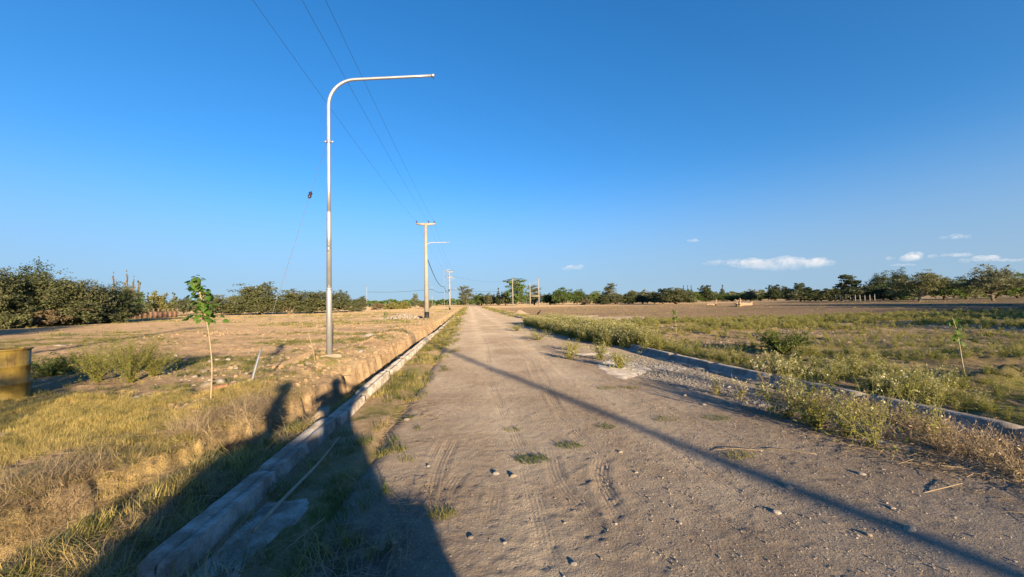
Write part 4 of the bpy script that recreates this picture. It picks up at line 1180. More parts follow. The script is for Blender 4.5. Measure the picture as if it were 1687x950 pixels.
plant('weed', 1540, 728, 8, 'pale thin weed among the dead stalks on the right', GW, H=0.5, n_stem=8, spread=0.2, leafy=0.7, flowers=0.1)
plant('weed', 1180, 652, 9, 'tiny pale weed standing in the gravel', GW, H=0.25, n_stem=6, spread=0.1, leafy=0.5, flowers=0.8)
plant('weed', 1222, 660, 10, 'three pale sprouts in the gravel near the weed clump', GW, H=0.28, n_stem=4, spread=0.12, leafy=0.5, flowers=0.8)
GC = 'weeds on the concrete patch'
plant('weed', 1022, 608, 11, 'low bushy weed at the tip of the concrete patch', GC, H=0.33, n_stem=22, spread=0.40, leafy=1.5, flowers=0.3)
plant('weed', 990, 594, 12, 'taller yellow-green weed left of the low bushy one', GC, H=0.50, n_stem=20, spread=0.36, leafy=1.4, flowers=0.5)
plant('weed', 938, 592, 13, 'small yellow weed left of the concrete patch', GC, H=0.25, n_stem=14, spread=0.30, leafy=1.2, flowers=0.2)
plant('weed', 945, 578, 14, 'yellow weed tuft on the road before the tall weeds', GC, H=0.30, n_stem=18, spread=0.45, leafy=1.2, flowers=0.2)
plant('weed', 888, 560, 15, 'long low weed tuft on the road, second from the side street', GC, H=0.35, n_stem=24, spread=0.7, leafy=1.4, flowers=0.2)
plant('weed', 853, 545, 16, 'low weed tuft on the road nearest the side street', GC, H=0.35, n_stem=24, spread=0.7, leafy=1.3, flowers=0.2)
GS = 'feathery shrubs on the left bank'
plant('shrub', 215, 640, 17, 'largest feathery green shrub behind the left rocks', GS, M_WEED, H=0.95, n_stem=70, spread=0.75, leafy=2.2, flowers=0.0, leaf=0.017)
plant('shrub', 160, 640, 18, 'feathery green shrub nearer the yellow drum', GS, M_WEED, H=0.75, n_stem=54, spread=0.65, leafy=2.2, flowers=0.0, leaf=0.017)
plant('shrub', 255, 632, 19, 'smaller feathery shrub on the side of the near sapling', GS, M_WEED, H=0.65, n_stem=50, spread=0.55, leafy=2.0, flowers=0.0, leaf=0.017)
plant('shrub', 90, 628, 20, 'low dark leafy plant in the drum shadow', GS, M_WEED_D, H=0.40, n_stem=34, spread=0.7, leafy=2.0, flowers=0.0, leaf=0.035)
plant('shrub', 1290, 590, 21, 'dark green leafy clump among the weeds behind the right kerb', None, M_WEED_D, H=0.55, n_stem=40, spread=0.8, leafy=2.6, flowers=0.0, leaf=0.04)

def tuft(px, py, R_, n, label, mat=None, h=0.07, group='grass tufts on the road'):
    p = G(px, py); b = MB(); blades(b, np.random.default_rng(int(px)), n, R_, 0.02, h, 0.0026, 1.0, 3, 0.2)
    V = np.concatenate(b.v); V[:, 0] *= 1.6; V[:, 2] += road_h(V[:, 0] + p.x, V[:, 1] + p.y) - rz(p.x, p.y); b.v = [V]
    tag(b.build('grass_tuft', mat or M_GRASS, None, loc=(p.x, p.y, rz(p.x, p.y))), label, 'grass', group)
for a in ((876, 757, 0.11, 260, 'largest green grass tuft in the middle of the road'), (938, 736, 0.09, 170, 'flat green tuft right of the largest one on the road'), (727, 852, 0.07, 130, 'small yellow-green tuft at the edge of the big shadow', M_MIXG, 0.09),
          (845, 708, 0.07, 70, 'faint tuft above the largest one on the road', M_MIXG), (998, 705, 0.08, 90, 'thin tuft beside the pole shadow on the road'), (1220, 752, 0.10, 120, 'dry tuft inside the long pole shadow', M_MIXG),
          (1095, 692, 0.10, 110, 'flat tuft between gravel and pole shadow', M_MIXG), (1000, 640, 0.12, 120, 'low tuft at the near edge of the concrete patch', M_MIXG), (1040, 640, 0.1, 120, 'yellow tuft at the corner of gravel and concrete', M_MIXG),
          (1180, 690, 0.12, 130, 'flat dark tuft right of the gravel', M_GRASS), (605, 704, 0.10, 160, 'green tuft right of the kerb joint, lit by the sun', M_GRASS), (668, 690, 0.09, 120, 'dark green tuft beside a stone near the left verge', M_GRASS),
          (640, 745, 0.12, 200, 'yellowish tuft at the sunlit corner of the big shadow', M_MIXG, 0.12), (492, 835, 0.16, 260, 'shaded green tuft beside the lying stick', M_GRASS, 0.14)):
    tuft(*a)

# fallen straw along the right gutter and in the shade by the left kerb
def litter_mesh(name, seed, n, mat):
    r = np.random.default_rng(seed); b = MB()
    for i in range(n):
        a = r.uniform(0, 6.28); L = r.uniform(0.06, 0.28); c = r.normal(0, 0.12, 2); d = np.array([math.cos(a), math.sin(a)])
        z = r.uniform(0.003, 0.03, 3)
        b.tube([(*(c - d * L / 2), z[0]), (*(c + r.normal(0, 0.012, 2)), z[1] + 0.006), (*(c + d * L / 2), z[2])], 0.0018, 3, False)
    return b.mesh(name, mat)
LIT = [litter_mesh('litter', 700 + i, 14, M_STRAW) for i in range(3)]
def dlit(x, y):
    s_, u_ = su(x, y)
    a = sm(3.6, 4.6, u_) * (u_ < kerb_u(s_) - 0.1) * sm(6.5, 4.5, s_) * sm(0.36, 0.55, fbm(x * 1.4, y * 1.4, 181))
    b = 0.5 * (u_ > -1.7) * sm(-0.2, -1.0, u_) * sm(7.0, 5.0, s_) * sm(0.40, 0.6, fbm(x * 1.4, y * 1.4, 183))
    c = 0.35 * (u_ < -2.0) * (u_ > -4.2) * sm(9, 7, s_)
    return np.maximum(np.maximum(a, b), c)
P = sample(5200, -5, 6.5, 1.6, 9, dlit)
u_ = su(P[:, 0], P[:, 1])[1]
P[:, 2] = np.where(u_ > -1.0, np.maximum(P[:, 2], road_h(P[:, 0], P[:, 1])), P[:, 2]) + 0.004
scatter('straw_litter', P, rng.uniform(0.5, 1.1, len(P)), LIT, 'thin fallen straw littering the road edges', 'straw', 0.06)

# ------------------------------------------------------------------ saplings
M_LEAFBIG = leaf_mat('broad_leaves', (0.06, 0.12, 0.02), (0.10, 0.19, 0.03), (0.17, 0.27, 0.05), 0.4, 0.45)
M_TWIG = plain('young_bark', (0.34, 0.27, 0.17), 0.8, 0, 0.15, 20)
def heart_leaf():
    pts = [(0, 0), (0.30, -0.12), (0.52, 0.18), (0.46, 0.55), (0.22, 0.85), (0, 1.08), (-0.22, 0.85), (-0.46, 0.55), (-0.52, 0.18), (-0.30, -0.12)]
    V = [(x, y, -0.22 * abs(x) + 0.10 * math.sin(y * 2.6) - 0.15 * y * y) for x, y in pts] + [(0, 0.45, 0.08)]
    f = [(10, i, (i + 1) % 10) for i in range(10)]
    return mesh_np('leaf', V, [np.array(f)], M_LEAFBIG, True)
LEAFM = heart_leaf()
def sapling(px, py, z, H, path, crown, n, size, label, seed, r0=0.011):
    r = np.random.default_rng(seed)
    p = G(px, py, z); p.z = gz(p.x, p.y)
    o = empty('sapling', p)
    path = np.array(path, float) * np.array([1, 1, H])
    Q = resample(path, 0.05)
    MB().tube(Q, np.linspace(r0, r0 * 0.45, len(Q)), 8).build('stem', M_TWIG, o, True)
    z0, z1 = crown
    for i in range(n):
        t = r.uniform(z0, z1); k = min(len(Q) - 1, int(t * (len(Q) - 1)))
        a = r.uniform(0, 6.283)
        c = (t - z0) / (z1 - z0 + 1e-6)
        rad = size * r.uniform(0.3, 3.1 if n > 60 else 1.7) * (1.15 - 0.75 * c)
        b = Q[k] + np.array([math.cos(a) * rad, math.sin(a) * rad, r.normal(0, 0.03)])
        l = link('leaf', LEAFM, o, tuple(b), (R(r.uniform(-75, -5)), R(r.normal(0, 22)), a - R(90) + r.normal(0, 0.4)), (size * r.uniform(0.7, 1.25),) * 3)
        if i % 3 == 0:
            MB().tube([Q[max(0, k - 1)], (Q[k] + b) / 2 + (0, 0, 0.01), b], 0.0025, 5).build('leaf_stalk', M_TWIG, o)
    return tag(o, label, 'sapling', 'planted saplings')
sapling(347, 680, 0.12, 1.82, [(0, 0, 0), (0.015, 0, 0.25), (-0.01, 0, 0.42), (-0.06, 0.02, 0.55), (-0.12, 0.02, 0.70), (-0.18, 0.02, 0.83), (-0.23, 0, 0.97)], (0.66, 1.0), 150, 0.064, 'slender sapling with broad bright green leaves on the left bank', 31)
sapling(1591, 632, 0.1, 0.98, [(0, 0, 0), (-0.03, 0, 0.2), (-0.05, 0, 0.4), (-0.07, 0, 0.6), (-0.10, 0, 0.8), (-0.16, 0, 1.0)], (0.55, 1.0), 30, 0.078, 'small sapling with few drooping leaves behind the right kerb', 32, 0.009)
sapling(1114, 549, 0.1, 1.05, [(0, 0, 0), (0.0, 0, 0.4), (-0.03, 0, 0.7), (-0.05, 0, 1.0)], (0.62, 1.0), 26, 0.075, 'thin sapling with dark leaf tuft among the right field weeds', 33, 0.013)
sapling(635, 532, 0.12, 1.0, [(0, 0, 0), (0.02, 0, 0.5), (0, 0, 1.0)], (0.5, 1.0), 26, 0.09, 'short sapling left of the rubble heap', 34)

# ------------------------------------------------------------------ yellow drum
t = NT('yellow_paint_worn')
P_ = t.obj()
c_ = t.ramp(t.noise(P_, 4.0, 6, 0.65), [(0.30, (0.16, 0.095, 0.03)), (0.46, (0.18, 0.125, 0.028)), (0.65, (0.25, 0.18, 0.038))])
st_ = t.n('ShaderNodeMapping', {'Vector': P_, 'Scale': (16.0, 16.0, 1.6)}).outputs[0]
c_ = t.mix(t.ramp(t.noise(st_, 1.0, 5, 0.7), [(0.52, 0.0), (0.64, 0.75)]), c_, (0.11, 0.055, 0.025))
c_ = t.mix(t.ramp(t.noise(P_, 22, 4, 0.7), [(0.62, 0.0), (0.66, 0.9)]), c_, (0.06, 0.04, 0.03))
t.bsdf(c_, 0.55, 0.0, t.bump(t.noise(P_, 9, 4), 0.25, 0.02), 0.4)
M_YEL = t.m
p = G(4, 662, 0.1); p.z = gz(p.x, p.y) - 0.04
dr = empty('drum', p)
MB().lathe([(0.285, 0), (0.292, 0.03), (0.285, 0.05), (0.287, 0.28), (0.308, 0.30), (0.287, 0.32), (0.290, 0.58), (0.311, 0.60), (0.290, 0.62), (0.293, 0.865)], seg=36).build('shell', M_YEL, dr, True)
b = MB()
ang = np.linspace(0, 2 * math.pi, 37)
b.tube([(0.300 * math.cos(a), 0.298 * math.sin(a), 0.875) for a in ang], 0.017, 8, False); b.build('rim', M_YEL, dr, True)
MB().lathe([(0.283, 0.852), (0.283, 0.858)], seg=28).build('lid', M_YEL, dr)
MB().tube([(0.0, -0.30, 0.66), (0.0, -0.302, 0.83)], 0.012, 6).build('pale_strip', M_PALE, dr)
tag(dr, 'worn yellow metal drum standing in grass at the left picture edge', 'drum')

# ------------------------------------------------------------------ stones and debris
M_STONE = NT('field_stone')
_n = M_STONE.noise(M_STONE.obj(), 2.2, 6, 0.6); _oi = M_STONE.n('ShaderNodeObjectInfo')
_c = M_STONE.ramp(_oi.outputs['Random'], [(0.0, (0.25, 0.21, 0.16)), (0.4, (0.35, 0.295, 0.23)), (0.75, (0.29, 0.265, 0.235)), (1.0, (0.45, 0.39, 0.32))])
M_STONE.bsdf(M_STONE.mix(0.7, _c, M_STONE.ramp(_n, [(0.3, 0.6), (0.65, 1.15)]), 'MULTIPLY'), 0.9, 0, M_STONE.bump(M_STONE.noise(M_STONE.obj(), 9, 5), 0.4, 0.1), 0.2)
M_STONE = M_STONE.m
ROCK = [rock_mesh('stone', 40 + i, M_STONE, 0.45 + 0.07 * i, 2) for i in range(6)]
M_GRAVEL = plain('grey_gravel', (0.30, 0.285, 0.265), 0.92, 0, 0.25, 30)
GRV = [rock_mesh('gravel_stone', 80 + i, M_GRAVEL, 0.6, 1) for i in range(4)]
PEB = [rock_mesh('pebble', 60 + i, M_STONE, 0.55, 1) for i in range(5)]
# loose gravel
def pts(n, x0, x1, y0, y1, dens, h): return sample(n, x0, x1, y0, y1, dens, h)
def surf(x, y):
    s_, u_ = su(x, y)
    return np.where((u_ > -0.8) & (u_ < kerb_u(s_) - 0.3), np.maximum(road_h(x, y), ground_h(x, y)), ground_h(x, y)) + 0.001
P = sample(52000, -1.5, 6.0, 1.6, 16, lambda x, y: (su(x, y)[1] > -1.0) * (su(x, y)[1] < 5.0) * (0.12 + 0.88 * sm(0.42, 0.65, fbm(x * 0.9, y * 0.9, 171))) * sm(18, 3, y), surf)
scatter('road_gravel', P, np.minimum(rng.lognormal(0, 0.5, len(P)), 2.6) * 0.0045, PEB, 'small loose stones strewn over the dirt road', 'gravel', 0.5)
def dgrav(x, y):
    s_, u_ = su(x, y)
    e = np.hypot((u_ - 4.25) / 0.85, (s_ - 8.3) / 2.5)
    e2 = np.hypot((u_ - 4.5) / 0.6, (s_ - 5.2) / 1.6)
    return np.maximum(sm(1.15, 0.55, e), 0.6 * sm(1.1, 0.5, e2)) * (0.25 + 0.75 * sm(0.34, 0.55, fbm(x * 1.1, y * 1.1, 173)))
P = sample(24000, 1.5, 5.6, 2.8, 11.5, dgrav, surf)
P[:, 2] = np.maximum(P[:, 2], 0.028)
scatter('gutter_gravel', P, rng.lognormal(0, 0.35, len(P)) * 0.0125, GRV, 'grey gravel heaped thinly over the concrete beside the right gutter', 'gravel', 0.5)
def dst(x, y):
    s_, u_ = su(x, y)
    L_ = sm(-3.0, -3.6, u_) * sm(6.2, 7.4, y) * sm(40, 9, y) * sm(0.45, 0.66, fbm(x * 0.8, y * 1.4, 175)) * sm(-14, -7, x)
    R_ = sm(5.8, 6.4, u_) * sm(6.4, 7.6, y) * sm(40, 18, y) * sm(0.45, 0.66, fbm(x * 0.5, y * 1.2, 177))
    return np.maximum(L_, R_)
P = sample(20000, -16, 24, 6, 34, dst)
scatter('field_stones', P, np.minimum(rng.lognormal(0, 0.5, len(P)), 3) * 0.029, PEB, 'small pale stones scattered over both fields', 'stones', 0.4)
M_CLOD = NT('soil_clod')
M_CLOD.bsdf(M_CLOD.ramp(M_CLOD.noise(M_CLOD.pos(), 9.0, 5, 0.6), [(0.35, (0.19, 0.130, 0.078)), (0.65, (0.33, 0.24, 0.15))]), 0.96, 0, M_CLOD.bump(M_CLOD.noise(M_CLOD.pos(), 60, 4), 0.8, 0.02), 0.1)
CLOD = [rock_mesh('clod', 120 + i, M_CLOD.m, 0.7, 2) for i in range(4)]
def dclod(x, y):
    s_, u_ = su(x, y); uc, w = trench(s_)
    bank = sm(uc - 0.15, uc - 0.35, u_) * sm(-5.2, -3.6, u_) * sm(4.0, 6.0, s_) * sm(45, 14, s_) * (0.25 + 0.75 * sm(0.4, 0.62, fbm(x * 1.2, y * 1.2, 191)))
    fld = 0.25 * sm(-4.5, -5.5, u_) * sm(7, 9, y) * sm(0.48, 0.66, fbm(x * 0.5, y * 0.9, 193))
    return np.maximum(bank, fld)
P = sample(26000, -20, -1.8, 3.5, 32, dclod)
scatter('soil_clods', P, np.minimum(rng.lognormal(0, 0.55, len(P)), 3.2) * 0.028, CLOD, 'lumpy soil clods on the ditch bank and left field', 'soil clods', 0.6)
def stone(px, py, wpx, lab, grp, z=0.1, hfun=None, sx=1.0, nm='stone'):
    p = G(px, py, z)
    w = wpx * p.y / F / 2
    zz = gz(p.x, p.y) if hfun is None else hfun(p.x, p.y)
    o = link(nm, ROCK[int(px + py) % 6], None, (p.x, p.y, zz + w * 0.12), (random.uniform(-.2, .2), random.uniform(-.2, .2), random.uniform(-0.5, 0.5)), (w * sx, w, w * 0.75))
    return tag(o, lab, 'stone', grp)
GSL = 'stones on the left bank'
for a in ((335, 615, 15, 'rounded pale stone left of the near sapling stem'), (417, 640, 18, 'larger stone beside the guy wire sleeve'), (410, 647, 20, 'pale stone at the foot of the guy wire sleeve'), (376, 606, 14, 'flat pale stone right of the sapling stem'),
          (388, 610, 12, 'stone right of the flat pale one'), (365, 635, 20, 'flat stone just right of the sapling stem, low'), (340, 640, 22, 'wide flat stone left against the sapling stem'), (318, 637, 10, 'small stone left of the wide flat one'),
          (320, 625, 12, 'stone below the rounded pale one'), (375, 596, 11, 'small stone in the upper stony strip'), (225, 660, 16, 'flat stone in the grass left of the sapling'), (245, 655, 12, 'second flat stone in the grass left of the sapling'),
          (127, 662, 13, 'single stone in the grass right of the drum'), (160, 675, 14, 'grey stone at the upper edge of the dry lawn'), (290, 590, 9, 'pale stone by the feathery shrub'), (592, 587, 16, 'pale stone right of the lamp pole base'),
          (610, 556, 22, 'whitish boulder on the ditch mound beyond the lamp'), (560, 575, 9, 'small stone beyond the lamp footing'), (521, 617, 7, 'small white stone under the thin dry stalk'), (100, 572, 22, 'long pale stone lying in the sunlit strip by the drum')):
    stone(*a, GSL)
GSR = 'stones on the road'
for a in ((817, 782, 12, 'flat pale stone left of the largest grass tuft'), (845, 785, 14, 'brownish flat stone below the largest grass tuft'), (1022, 746, 9, 'small stone right of the flat green tuft'), (671, 693, 12, 'yellowish cube-like stone at the left verge'),
          (705, 770, 8, 'small pale stone on the left wheel track'), (650, 898, 12, 'pale broken piece lying in the big shadow'), (659, 908, 8, 'round white pebble beside the broken piece'), (832, 898, 9, 'pale stone among the trodden dirt'),
          (776, 888, 12, 'thin flat chip at the sunny side of the shadow'), (1048, 780, 7, 'small grey stone right of the wheel tracks'), (1280, 845, 15, 'grey stone on the lower right of the road'), (1420, 783, 13, 'pale stone below the tall branching weed'),
          (1432, 885, 11, 'yellowish stone low on the right of the road'), (1470, 840, 10, 'pale stone in the lower right dirt'), (1498, 876, 20, 'wide grey stone inside the pole shadow, lower right'), (1300, 805, 17, 'grey stone inside the pole shadow'),
          (1575, 770, 13, 'stone at the edge of the dead stalks'), (1200, 640, 9, 'pale stone in the gravel beside the gutter'), (1128, 653, 8, 'orange-tinted stone in the gravel'), (1160, 668, 9, 'flat pale stone at the gravel edge'), (1222, 668, 9, 'grey flat stone right of the gravel'),
          (1015, 865, 6, 'small stone near the curved wheel track'), (930, 862, 7, 'pebble between the two wheel tracks'), (1120, 865, 8, 'pebble right of the curved wheel track'), (945, 930, 12, 'round stone at the bottom edge of the picture')):
    stone(*a, GSR, 0.0, rz)
stone(1676, 622, 14, 'round grey boulder in the shaded ground at the right edge', None, 0.1)
stone(1683, 612, 10, 'smaller grey boulder behind the round one at the right edge', None, 0.1)
# rubble heap by the utility pole, and sand heap
r_ = np.random.default_rng(77)
c = G(665, 524, 0.12)
P = np.stack([c.x + r_.normal(0, 1.0, 420), c.y + r_.normal(0, 1.3, 420), np.zeros(420)], 1)
d = np.hypot((P[:, 0] - c.x) / 1.5, (P[:, 1] - c.y) / 1.9)
P[:, 2] = ground_h(P[:, 0], P[:, 1]) + 0.42 * np.exp(-d ** 2 * 1.4) * r_.random(420)
scatter('rubble', P, r_.lognormal(0, 0.4, 420) * 0.10, ROCK, 'low heap of whitish rubble left of the utility pole', 'rubble', 0.6)
def heap(name, px, py, w, h, mat, label, cat):
    c = G(px, py, 0.0); n = 24
    U, V_ = np.meshgrid(np.linspace(-1, 1, n), np.linspace(-1, 1, n))
    Z = h * np.exp(-(U ** 2 + V_ ** 2) * 3.0) * (0.8 + 0.4 * fbm(U * 3 + px, V_ * 3, 9)) - 0.05
    V = np.stack([U * w, V_ * w, Z], -1).reshape(-1, 3)
    i = np.arange(n - 1)[:, None] * n; j = np.arange(n - 1)[None, :]
    q = np.stack([i + j, i + j + 1, i + n + j + 1, i + n + j], -1).reshape(-1, 4)
    tag(link(name, mesh_np(name, V, [q], mat, True), None, (c.x, c.y, gz(c.x, c.y))), label, cat)
heap('sand_heap', 857, 516.5, 1.3, 0.55, plain('pale_sand', (0.25, 0.20, 0.14), 0.95, 0, 0.1), 'pale sand heap behind the far kerb corner', 'heap')
heap('soil_heap', 512, 606, 0.75, 0.26, M_GROUND, 'small reddish soil mound between guy wire and lamp footing', 'heap')
# clay tile pieces by the sapling
M_CLAY = plain('terracotta', (0.36, 0.18, 0.105), 0.85, 0, 0.2, 10, 0.2, 0.3)
def half_pipe(px, py, L, rad, rotz, label):
    p = G(px, py, 0.12); b = MB()
    a = np.linspace(0.0, math.pi, 9)
    V = [(x, rr * math.cos(k), rr * math.sin(k)) for x in (-L / 2, L / 2) for rr in (rad, rad - 0.018) for k in a]
    q = []
    for k in range(8):
        q += [(k, k + 1, 18 + k + 1, 18 + k), (9 + k, 27 + k, 27 + k + 1, 9 + k + 1), (k, 9 + k, 9 + k + 1, k + 1), (18 + k, 18 + k + 1, 27 + k + 1, 27 + k)]
    q += [(0, 18, 27, 9), (8, 17, 35, 26)]
    b.add(V, None, q)
    tag(b.build('clay_tile', M_CLAY, None, True, loc=(p.x, p.y, gz(p.x, p.y) + 0.0), rot=(0, R(-4), rotz)), label, 'tile', 'clay tile pieces')
half_pipe(371, 655, 0.30, 0.07, R(22), 'thick curved clay tile piece right of the sapling foot')
half_pipe(325, 659, 0.34, 0.045, R(2), 'long low clay tile piece left of the sapling foot')
half_pipe(395, 652, 0.20, 0.055, R(-8), 'small pale clay tile piece nearest the guy wire')
# broken kerb chunk, lying stick, stalks
p = xy(5.55, -2.04)
tag(MB().box((0, 0, 0), (0.16, 0.34, 0.13), M=Matrix.Rotation(R(14), 3, 'X') @ Matrix.Rotation(R(18), 3, 'Z')).build('concrete_chunk', M_MORTAR, None, loc=(p[0], p[1], 0.07)), 'broken concrete chunk leaning behind the left kerb', 'concrete chunk')  # darker concrete stands in for the shade the chunk lies in
M_STICK = plain('weathered_wood', (0.34, 0.27, 0.20), 0.85, 0, 0.2, 14)
a, b_ = G(417, 888), G(560, 742)
Q = np.array([a, a.lerp(b_, 0.3) + Vector((0, 0, 0.02)), a.lerp(b_, 0.65) + Vector((0.015, 0, 0.05)), b_ + Vector((0, 0, 0.10))]) + np.array([0, 0, 0.055])
tag(MB().tube(resample(Q, 0.1), np.linspace(0.017, 0.006, len(resample(Q, 0.1))), 8).build('wooden_stick', M_STICK, None, True), 'long thin stick lying in the shade beside the left kerb', 'stick')
def stalk(px0, py0, px1, py1, z1, rad, label, mat=None, z0=0.05):
    a = G(px0, py0, z0); d = ray(px1, py1); t_ = a.y / d.y if z1 is None else (z1 - CAM_H) / d.z
    e = Vector((d.x * t_, d.y * t_, CAM_H + d.z * t_)); a.z = max(gz(a.x, a.y), rz(a.x, a.y) if su(a.x, a.y)[1] > -1 else -9)
    m = (a + e) / 2 + Vector((random.uniform(-.03, .03), 0, random.uniform(0, .02)))
    tag(MB().tube(resample([a, m, e], 0.06), rad, 5).build('dry_stalk', mat or M_STRAW), label, 'stalk', 'dry stalks')
stalk(520, 617, 508, 548, None, 0.008, 'thin upright dry stalk left of the lamp pole')
stalk(1170, 738, 1258, 742, 0.03, 0.003, 'long straight straw lying left of the tall branching weed', z0=0.02)
stalk(1255, 736, 1345, 748, 0.05, 0.0035, 'long pale straw lying under the weed clump', z0=0.02)
stalk(1520, 810, 1585, 796, 0.04, 0.003, 'pale bent straw lying low among the dead stalks', z0=0.02)
stalk(470, 903, 535, 853, 0.05, 0.004, 'thin white straw in the big shadow', z0=0.02)

# ------------------------------------------------------------------ right field: fallen trunks, fence posts, stump
M_LOG = plain('grey_deadwood', (0.36, 0.27, 0.19), 0.9, 0, 0.25, 4, 0.2, 0.5)
def log(px, D, L, rad, ang, branches, label):
    p = at(px, D); o = empty('fallen_trunk', (p.x, p.y, gz(p.x, p.y)), ang)
    r = np.random.default_rng(int(px)); b = MB()
    limb(b, r, (-L / 2, 0, rad * 0.9), (L / 2, 0, rad * 1.1), rad, rad * 0.6, 0.04, 8, 10); b.build('trunk', M_LOG, o, True)
    for bx, dx, dz, br in branches:
        b = MB(); limb(b, r, (bx, 0, rad), (bx + dx, r.normal(0, 0.3), rad + dz), br, br * 0.4, 0.1, 5, 7); b.build('branch', M_LOG, o, True)
    b = MB()
    for k in range(9):
        e = rdir(r, 1)[0]; limb(b, r, (-L / 2, 0, rad), (-L / 2 - abs(e[0]) * 0.8, e[1] * 1.0, max(0.1, rad + e[2] * 1.1)), 0.14, 0.05, 0.1, 4, 5)
    b.build('root_ball', M_LOG, o, True)
    tag(o, label, 'fallen trunk', 'fallen trunks')
log(1226, 66, 2.4, 0.40, R(4), ((-0.9, 0.1, 1.1, 0.18), (0.7, 0.9, 0.5, 0.18)), 'larger fallen trunk with raised stub branches in the right field')
log(1170, 80, 1.8, 0.24, R(178), ((0.5, 0.0, 0.5, 0.1), (-0.9, -0.3, 1.0, 0.2)), 'smaller fallen trunk left of the larger one in the right field')
fence = empty('fence', at(1376, 92))
for i in range(9):
    q = at(1376 + i * 8.0, 92) - at(1376, 92)
    MB().tube([(q.x, q.y, -0.2), (q.x + random.uniform(-.05, .05), q.y, 1.6 + random.uniform(-.2, .2))], 0.05, 6).build('post', M_PALE, fence)
for z in (0.5, 1.1):
    q = at(1376 + 64, 92) - at(1376, 92)
    MB().tube([(0, 0, z), tuple(q + Vector((0, 0, z)))], 0.012, 4).build('fence_wire', M_WIRE, fence)
tag(fence, 'row of pale fence posts before the dark hedge on the right', 'fence')
a, b_ = at(200, 66), at(292, 74)
M_REDW = plain('reddish_brick', (0.24, 0.135, 0.09), 0.9, 0, 0.25, 3)
wl_ = empty('boundary_wall', (a.x, a.y, 0))
dv = (b_ - a); n_ = 11
for i in range(n_):
    p0, p1 = dv * (i / n_), dv * ((i + 1) / n_)
    mid = (p0 + p1) / 2
    MB().box((mid.x, mid.y, 0.6), ((p1 - p0).length - 0.12, 0.14, 1.25), math.atan2(dv.y, dv.x)).build('panel', M_REDW, wl_)
for i in range(n_ + 1):
    p0 = dv * (i / n_)
    MB().box((p0.x, p0.y, 0.85), (0.16, 0.2, 1.9), math.atan2(dv.y, dv.x)).build('post', M_BARK, wl_)
tag(wl_, 'low reddish wall with dark posts left of the near sapling', 'wall')
p = at(885, 47)
b = MB(); limb(b, np.random.default_rng(5), (0, 0, 0), (0.18, 0, 0.35), 0.16, 0.09, 0.05, 4, 8); limb(b, np.random.default_rng(6), (0.1, 0, 0.2), (0.38, 0, 0.52), 0.07, 0.05, 0.05, 4, 6)
tag(b.build('stump', plain('charred_wood', (0.02, 0.017, 0.015), 0.9), None, True, loc=(p.x, p.y, gz(p.x, p.y) - 0.02)), 'small black charred stump beyond the side street', 'stump')

# ------------------------------------------------------------------ clouds: soft volumes low over the right horizon
def cloud(px0, px1, py0, py1, D, dens, seed, label, thick=0.6):
    """closed puffy body filled with pale vapour"""
    r = np.random.default_rng(seed)
    x0, x1 = (px0 - CX) / F * D, (px1 - CX) / F * D
    hz = lambda px, py: ((497.6 - (px - CX) * 0.021) - py) / F * D + CAM_H
    zt, zb = hz((px0 + px1) / 2, py0), hz((px0 + px1) / 2, py1)
    w, h = x1 - x0, zt - zb
    bm = bmesh.new()
    n = max(6, int(w / h * 3.2))
    for i in range(n):
        t_ = (i + 0.5) / n
        k = 0.55 + 0.45 * math.sin(t_ * math.pi) ** 0.6
        rad = h * 0.36 * k * r.uniform(0.8, 1.25)
        m = Matrix.Translation((x0 + t_ * w + r.normal(0, h * 0.15), D + r.normal(0, h * 0.5), zb + h * (0.30 + 0.32 * r.random() * k))) @ Matrix.Diagonal((rad * 1.9, rad * 1.4, rad * (0.78 + thick * 0.2), 1))
        bmesh.ops.create_icosphere(bm, subdivisions=3, radius=1.0, matrix=m)
    me = bpy.data.meshes.new('cloud'); bm.to_mesh(me); bm.free()
    o = link('cloud', me)
    rm = o.modifiers.new('merge', 'REMESH'); rm.mode = 'VOXEL'; rm.voxel_size = h / 14
    t = NT('cloud_vapour_%d' % seed)
    P_ = t.pos()
    nz = t.n('ShaderNodeTexNoise', {'Vector': P_, 'Scale': 2.6 / h, 'Detail': 5.0, 'Roughness': 0.62}).outputs['Fac']
    zf = t.n('ShaderNodeMapRange', {'Value': t.n('ShaderNodeSeparateXYZ', {0: P_}).outputs[2], 'From Min': zb, 'From Max': zb + 0.6 * h, 'To Min': 0.12, 'To Max': 1.0}).outputs[0]
    d_ = t.math('MULTIPLY', t.math('MULTIPLY', t.ramp(nz, [(0.38, 0.0), (0.60, 1.0)]), zf), dens / h * 0.34)
    v = t.n('ShaderNodeVolumePrincipled', {'Color': (0.97, 0.96, 0.96, 1), 'Density': d_, 'Anisotropy': 0.0})
    t.t.links.new(v.outputs[0], t.out.inputs['Volume'])
    me.materials.append(t.m)
    return tag(o, label, 'cloud', 'small clouds over the right horizon')
cloud(1205, 1372, 419, 446, 6000, 1.5, 1, 'longest white cloud above the right horizon')
cloud(1160, 1230, 424, 438, 6000, 0.5, 2, 'thin hazy left tail of the longest cloud')
cloud(1478, 1530, 413, 432, 6000, 1.3, 3, 'puffy cloud above the pine and dark hedge')
cloud(1605, 1637, 417, 432, 6000, 1.3, 4, 'small bright cloud above the second gnarled tree')
cloud(1138, 1152, 391, 399, 6000, 1.3, 5, 'tiny round cloud highest over the right field')
cloud(930, 960, 434, 446, 6000, 0.9, 6, 'small faint cloud above the pole frame')
cloud(1555, 1600, 385, 394, 6000, 0.5, 7, 'thin wisp of cloud high on the right')
cloud(1550, 1605, 414, 424, 6000, 0.6, 8, 'faint wisp between the two small clouds on the right')
cloud(1640, 1686, 424, 432, 6000, 0.6, 9, 'faint cloud wisp at the right edge')
